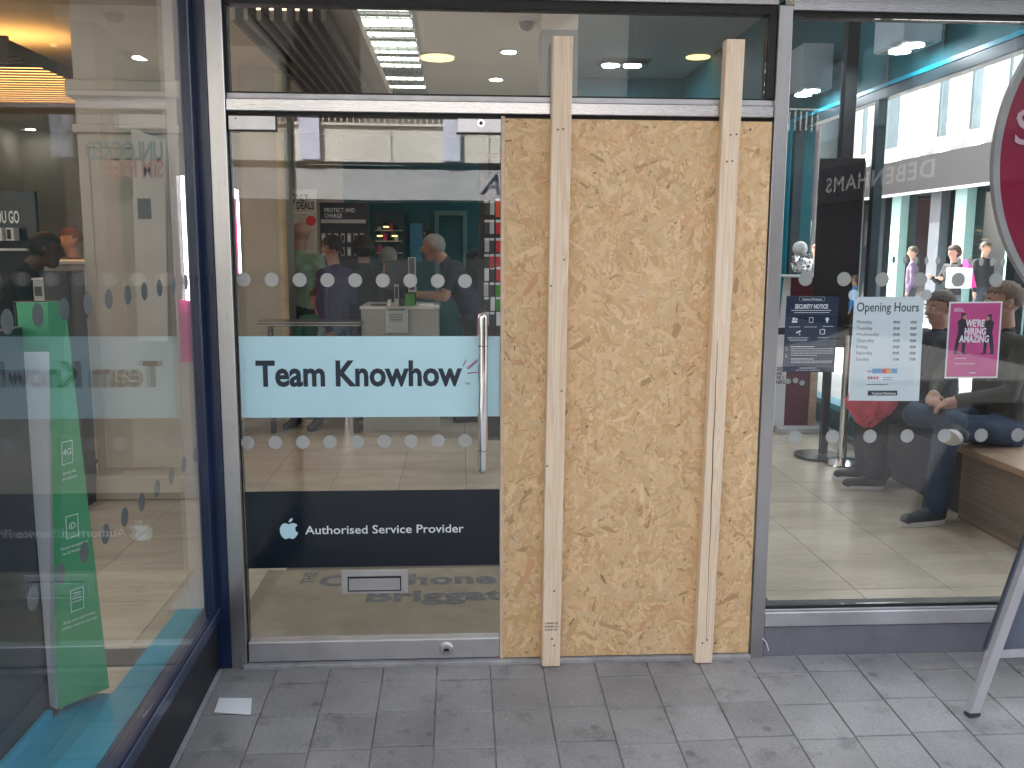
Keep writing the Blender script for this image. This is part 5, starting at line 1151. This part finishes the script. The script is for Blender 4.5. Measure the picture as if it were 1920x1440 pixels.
# ------------------------------------------------------------------ buildings behind the camera that show in the reflections
op = thing('opposite_building', 'pale panelled building with balcony railing reflected in the door glass', 'building', (0, -16, 0))
YO = -13.5
def zz(py): return 1.552 + (468-py)/1708*(3.3+13.5)
obj('parapet', B(-3.1, 3.2, YO-.6, YO, zz(310), zz(247)), STONEW, op)
for x in (-1.2, .55, 2.4, 4.3): obj('panel_joint', B(x-.012, x+.012, YO+.0005, YO+.006, zz(309), zz(248)), SOFF, op)
obj('coping', B(-3.15, 3.2, YO-.5, YO+.06, zz(247), zz(243)), STONEW, op)
obj('soffit_band', B(-3.1, 3.2, YO-1.0, YO-.601, zz(322), zz(311)), SOFF, op)
obj('fascia', B(-3.1, 3.2, YO-.9, YO-.03, zz(378), zz(323)), mat('pale_fascia', (.40, .40, .42), .5), op)
obj('brick_wing', B(3.21, 6.0, YO-1.0, YO-.4, zz(322), 9.0), mat('dark_brick', (.02, .018, .018), .8, 0, .2, 3), op)
obj('shopfront', B(-3.1, 6.0, YO-1.2, YO-.95, -.5, zz(378)), mat('shopfront_dark', (.03, .035, .04), .2, 0, .4, 1.5), op)
for x, w in ((-2.62, .17), (-.12, .15), (2.6, .17), (5.1, .17)): obj('pilaster', B(x-w, x+w, YO+.0065, YO+.12, zz(308), zz(200)), LAV, op)
for k in range(90):
    x = -3.1+k*.11; 
    if k == 0: o = obj('baluster', B(x-.012, x+.012, YO-.35, YO-.32, zz(243), zz(205)), mat('railing_grey', (.45, .45, .45), .5), op); bmesh_ = o.data
    else: o = bpy.data.objects.new('baluster', bmesh_); COL.objects.link(o); o.parent = op; o.location = (k*.11, 0, 0)
obj('handrail', B(-3.1, 7, YO-.37, YO-.30, zz(205), zz(202)), MC['railing_grey'], op)
obj('upper_wall', B(-3.1, 6.0, YO-6, YO-2.0, zz(243), 9.5), mat('recessed_wall', (.12, .115, .11), .7, 0, .15, .6), op)
obj('left_wall', B(-14, -3.101, YO-2.5, YO-.2, -.5, 9.0), mat('taupe_wall', (.16, .145, .12), .7, 0, .3, .8), op)
MIRD = Matrix(((-1, 0, 0, 0), (0, 0, 1, 0), (0, 1, 0, 0), (0, 0, 0, 1)))        # writing that faces +Y
text('MA', .36, mat('sign_navy', (.01, .015, .05), .4, 0, 0), op, (1.12, YO-.02, zz(366)), MIRD, bold=.02, shear=-.3)
db = thing('department_store', 'dark fronted department store whose lettering is reflected in the right window', 'building', (XB+2, -16, 0))
obj('fascia', B(XB, XB+.6, -26, -6.2, 2.85, 3.75), FASC, db); obj('lower_wall', B(XB+.4, XB+5, -26, -6.2, -.5, 2.849), MC['dark_shop_glass'], db); obj('upper_wall', B(XB+.3, XB+5, -26, -6.2, 3.751, 11), mat('store_stone', (.022, .022, .024), .7, 0, .1, 1), db)
for k in range(7): obj('window', B(XB+.26, XB+.299, -7.2-k*2.6, -6.8-k*2.6+.9, 4.6, 6.6), WG, db)
fb2 = thing('far_building', 'dark block closing the far end of the reflected street', 'building', (8, -32, 0)); obj('wall', B(-2, 16, -34, -30, -.5, 12), mat('dusky_wall', (.015, .015, .018), .7), fb2)
text('DEBENHAMS', .40, mat('letter_grey', (.30, .30, .31), .5, 0, 0), db, (XB-.01, -15.7, 3.12), RX, bold=.02, xs=1.7, sp=1.12)
q = 20.0; person('child sized figure in a blue top reflected from the street', (8.6, -16.2, -.5), R(120), 1.55, None, 'brightblue', (.05, .22, .55), skin='light', hair=(.08, .06, .05), vox=.018)

# ------------------------------------------------------------------ pavement objects
a, b, c, d = [Vector((p.x, p.y, ground(p.y)+.003)) for p in [AZ(401, 1337, -.02), AZ(470, 1341, -.02), AZ(471.5, 1314, -.02), AZ(411, 1313, -.02)]]
pp = hexa([a, b, c, d, a+Vector((.0, 0, .002)), b+Vector((0, 0, .003)), c+Vector((.002, 0, .0035)), d+Vector((0, 0, .002))])
o = obj('paper_scrap', pp, PAPER); place(o, a); tag(o, 'small white paper lying on the paving left of the door', 'litter')
abd = thing('pavement_sign', 'grey metal pavement sign leaning in at the lower right corner', 'sign', (1.72, -.45, -.03))
F0 = Vector((AZ(1816, 1338, -.03).x, AZ(1816, 1338, -.03).y, ground(-.45))); 
tp = AY(1938, 1000, F0.y+.10); ud = (tp-F0).normalized(); wd_ = Vector((1, .05, 0)).normalized(); nd = wd_.cross(ud).normalized()
AM = mat('sign_grey_metal', (.38, .38, .41), .45, .2, .1, 8, .05)
def beam(p, q, w, t, m, nm, par): obj(nm, slabp(p-wd_*w/2, p+wd_*w/2, q+wd_*w/2, q-wd_*w/2, nd*t), m, par)
beam(F0, F0+ud*1.05, .036, .03, AM, 'leg', abd); beam(F0+wd_*.62, F0+wd_*.62+ud*1.05, .036, .03, AM, 'leg', abd)
beam(F0-ud*0, F0+ud*.012, .040, .034, DARKG, 'rubber_foot', abd)
q0 = F0+ud*.235-wd_*.023+nd*.002; obj('panel', slabp(q0, q0+wd_*.69, q0+wd_*.69+ud*.82, q0+ud*.82, nd*-.012), mat('sign_slate_blue', (.09, .105, .15), .4), abd)
obj('panel_edge', slabp(q0-wd_*.006+nd*-.013, q0-wd_*.0005+nd*-.013, q0-wd_*.0005+ud*.82+nd*-.013, q0-wd_*.006+ud*.82+nd*-.013, nd*.006), DARKG, abd)
obj('bottom_bar', slabp(q0-ud*.03, q0+wd_*.69-ud*.03, q0+wd_*.69-ud*.001, q0-ud*.001, nd*.01), AM, abd)
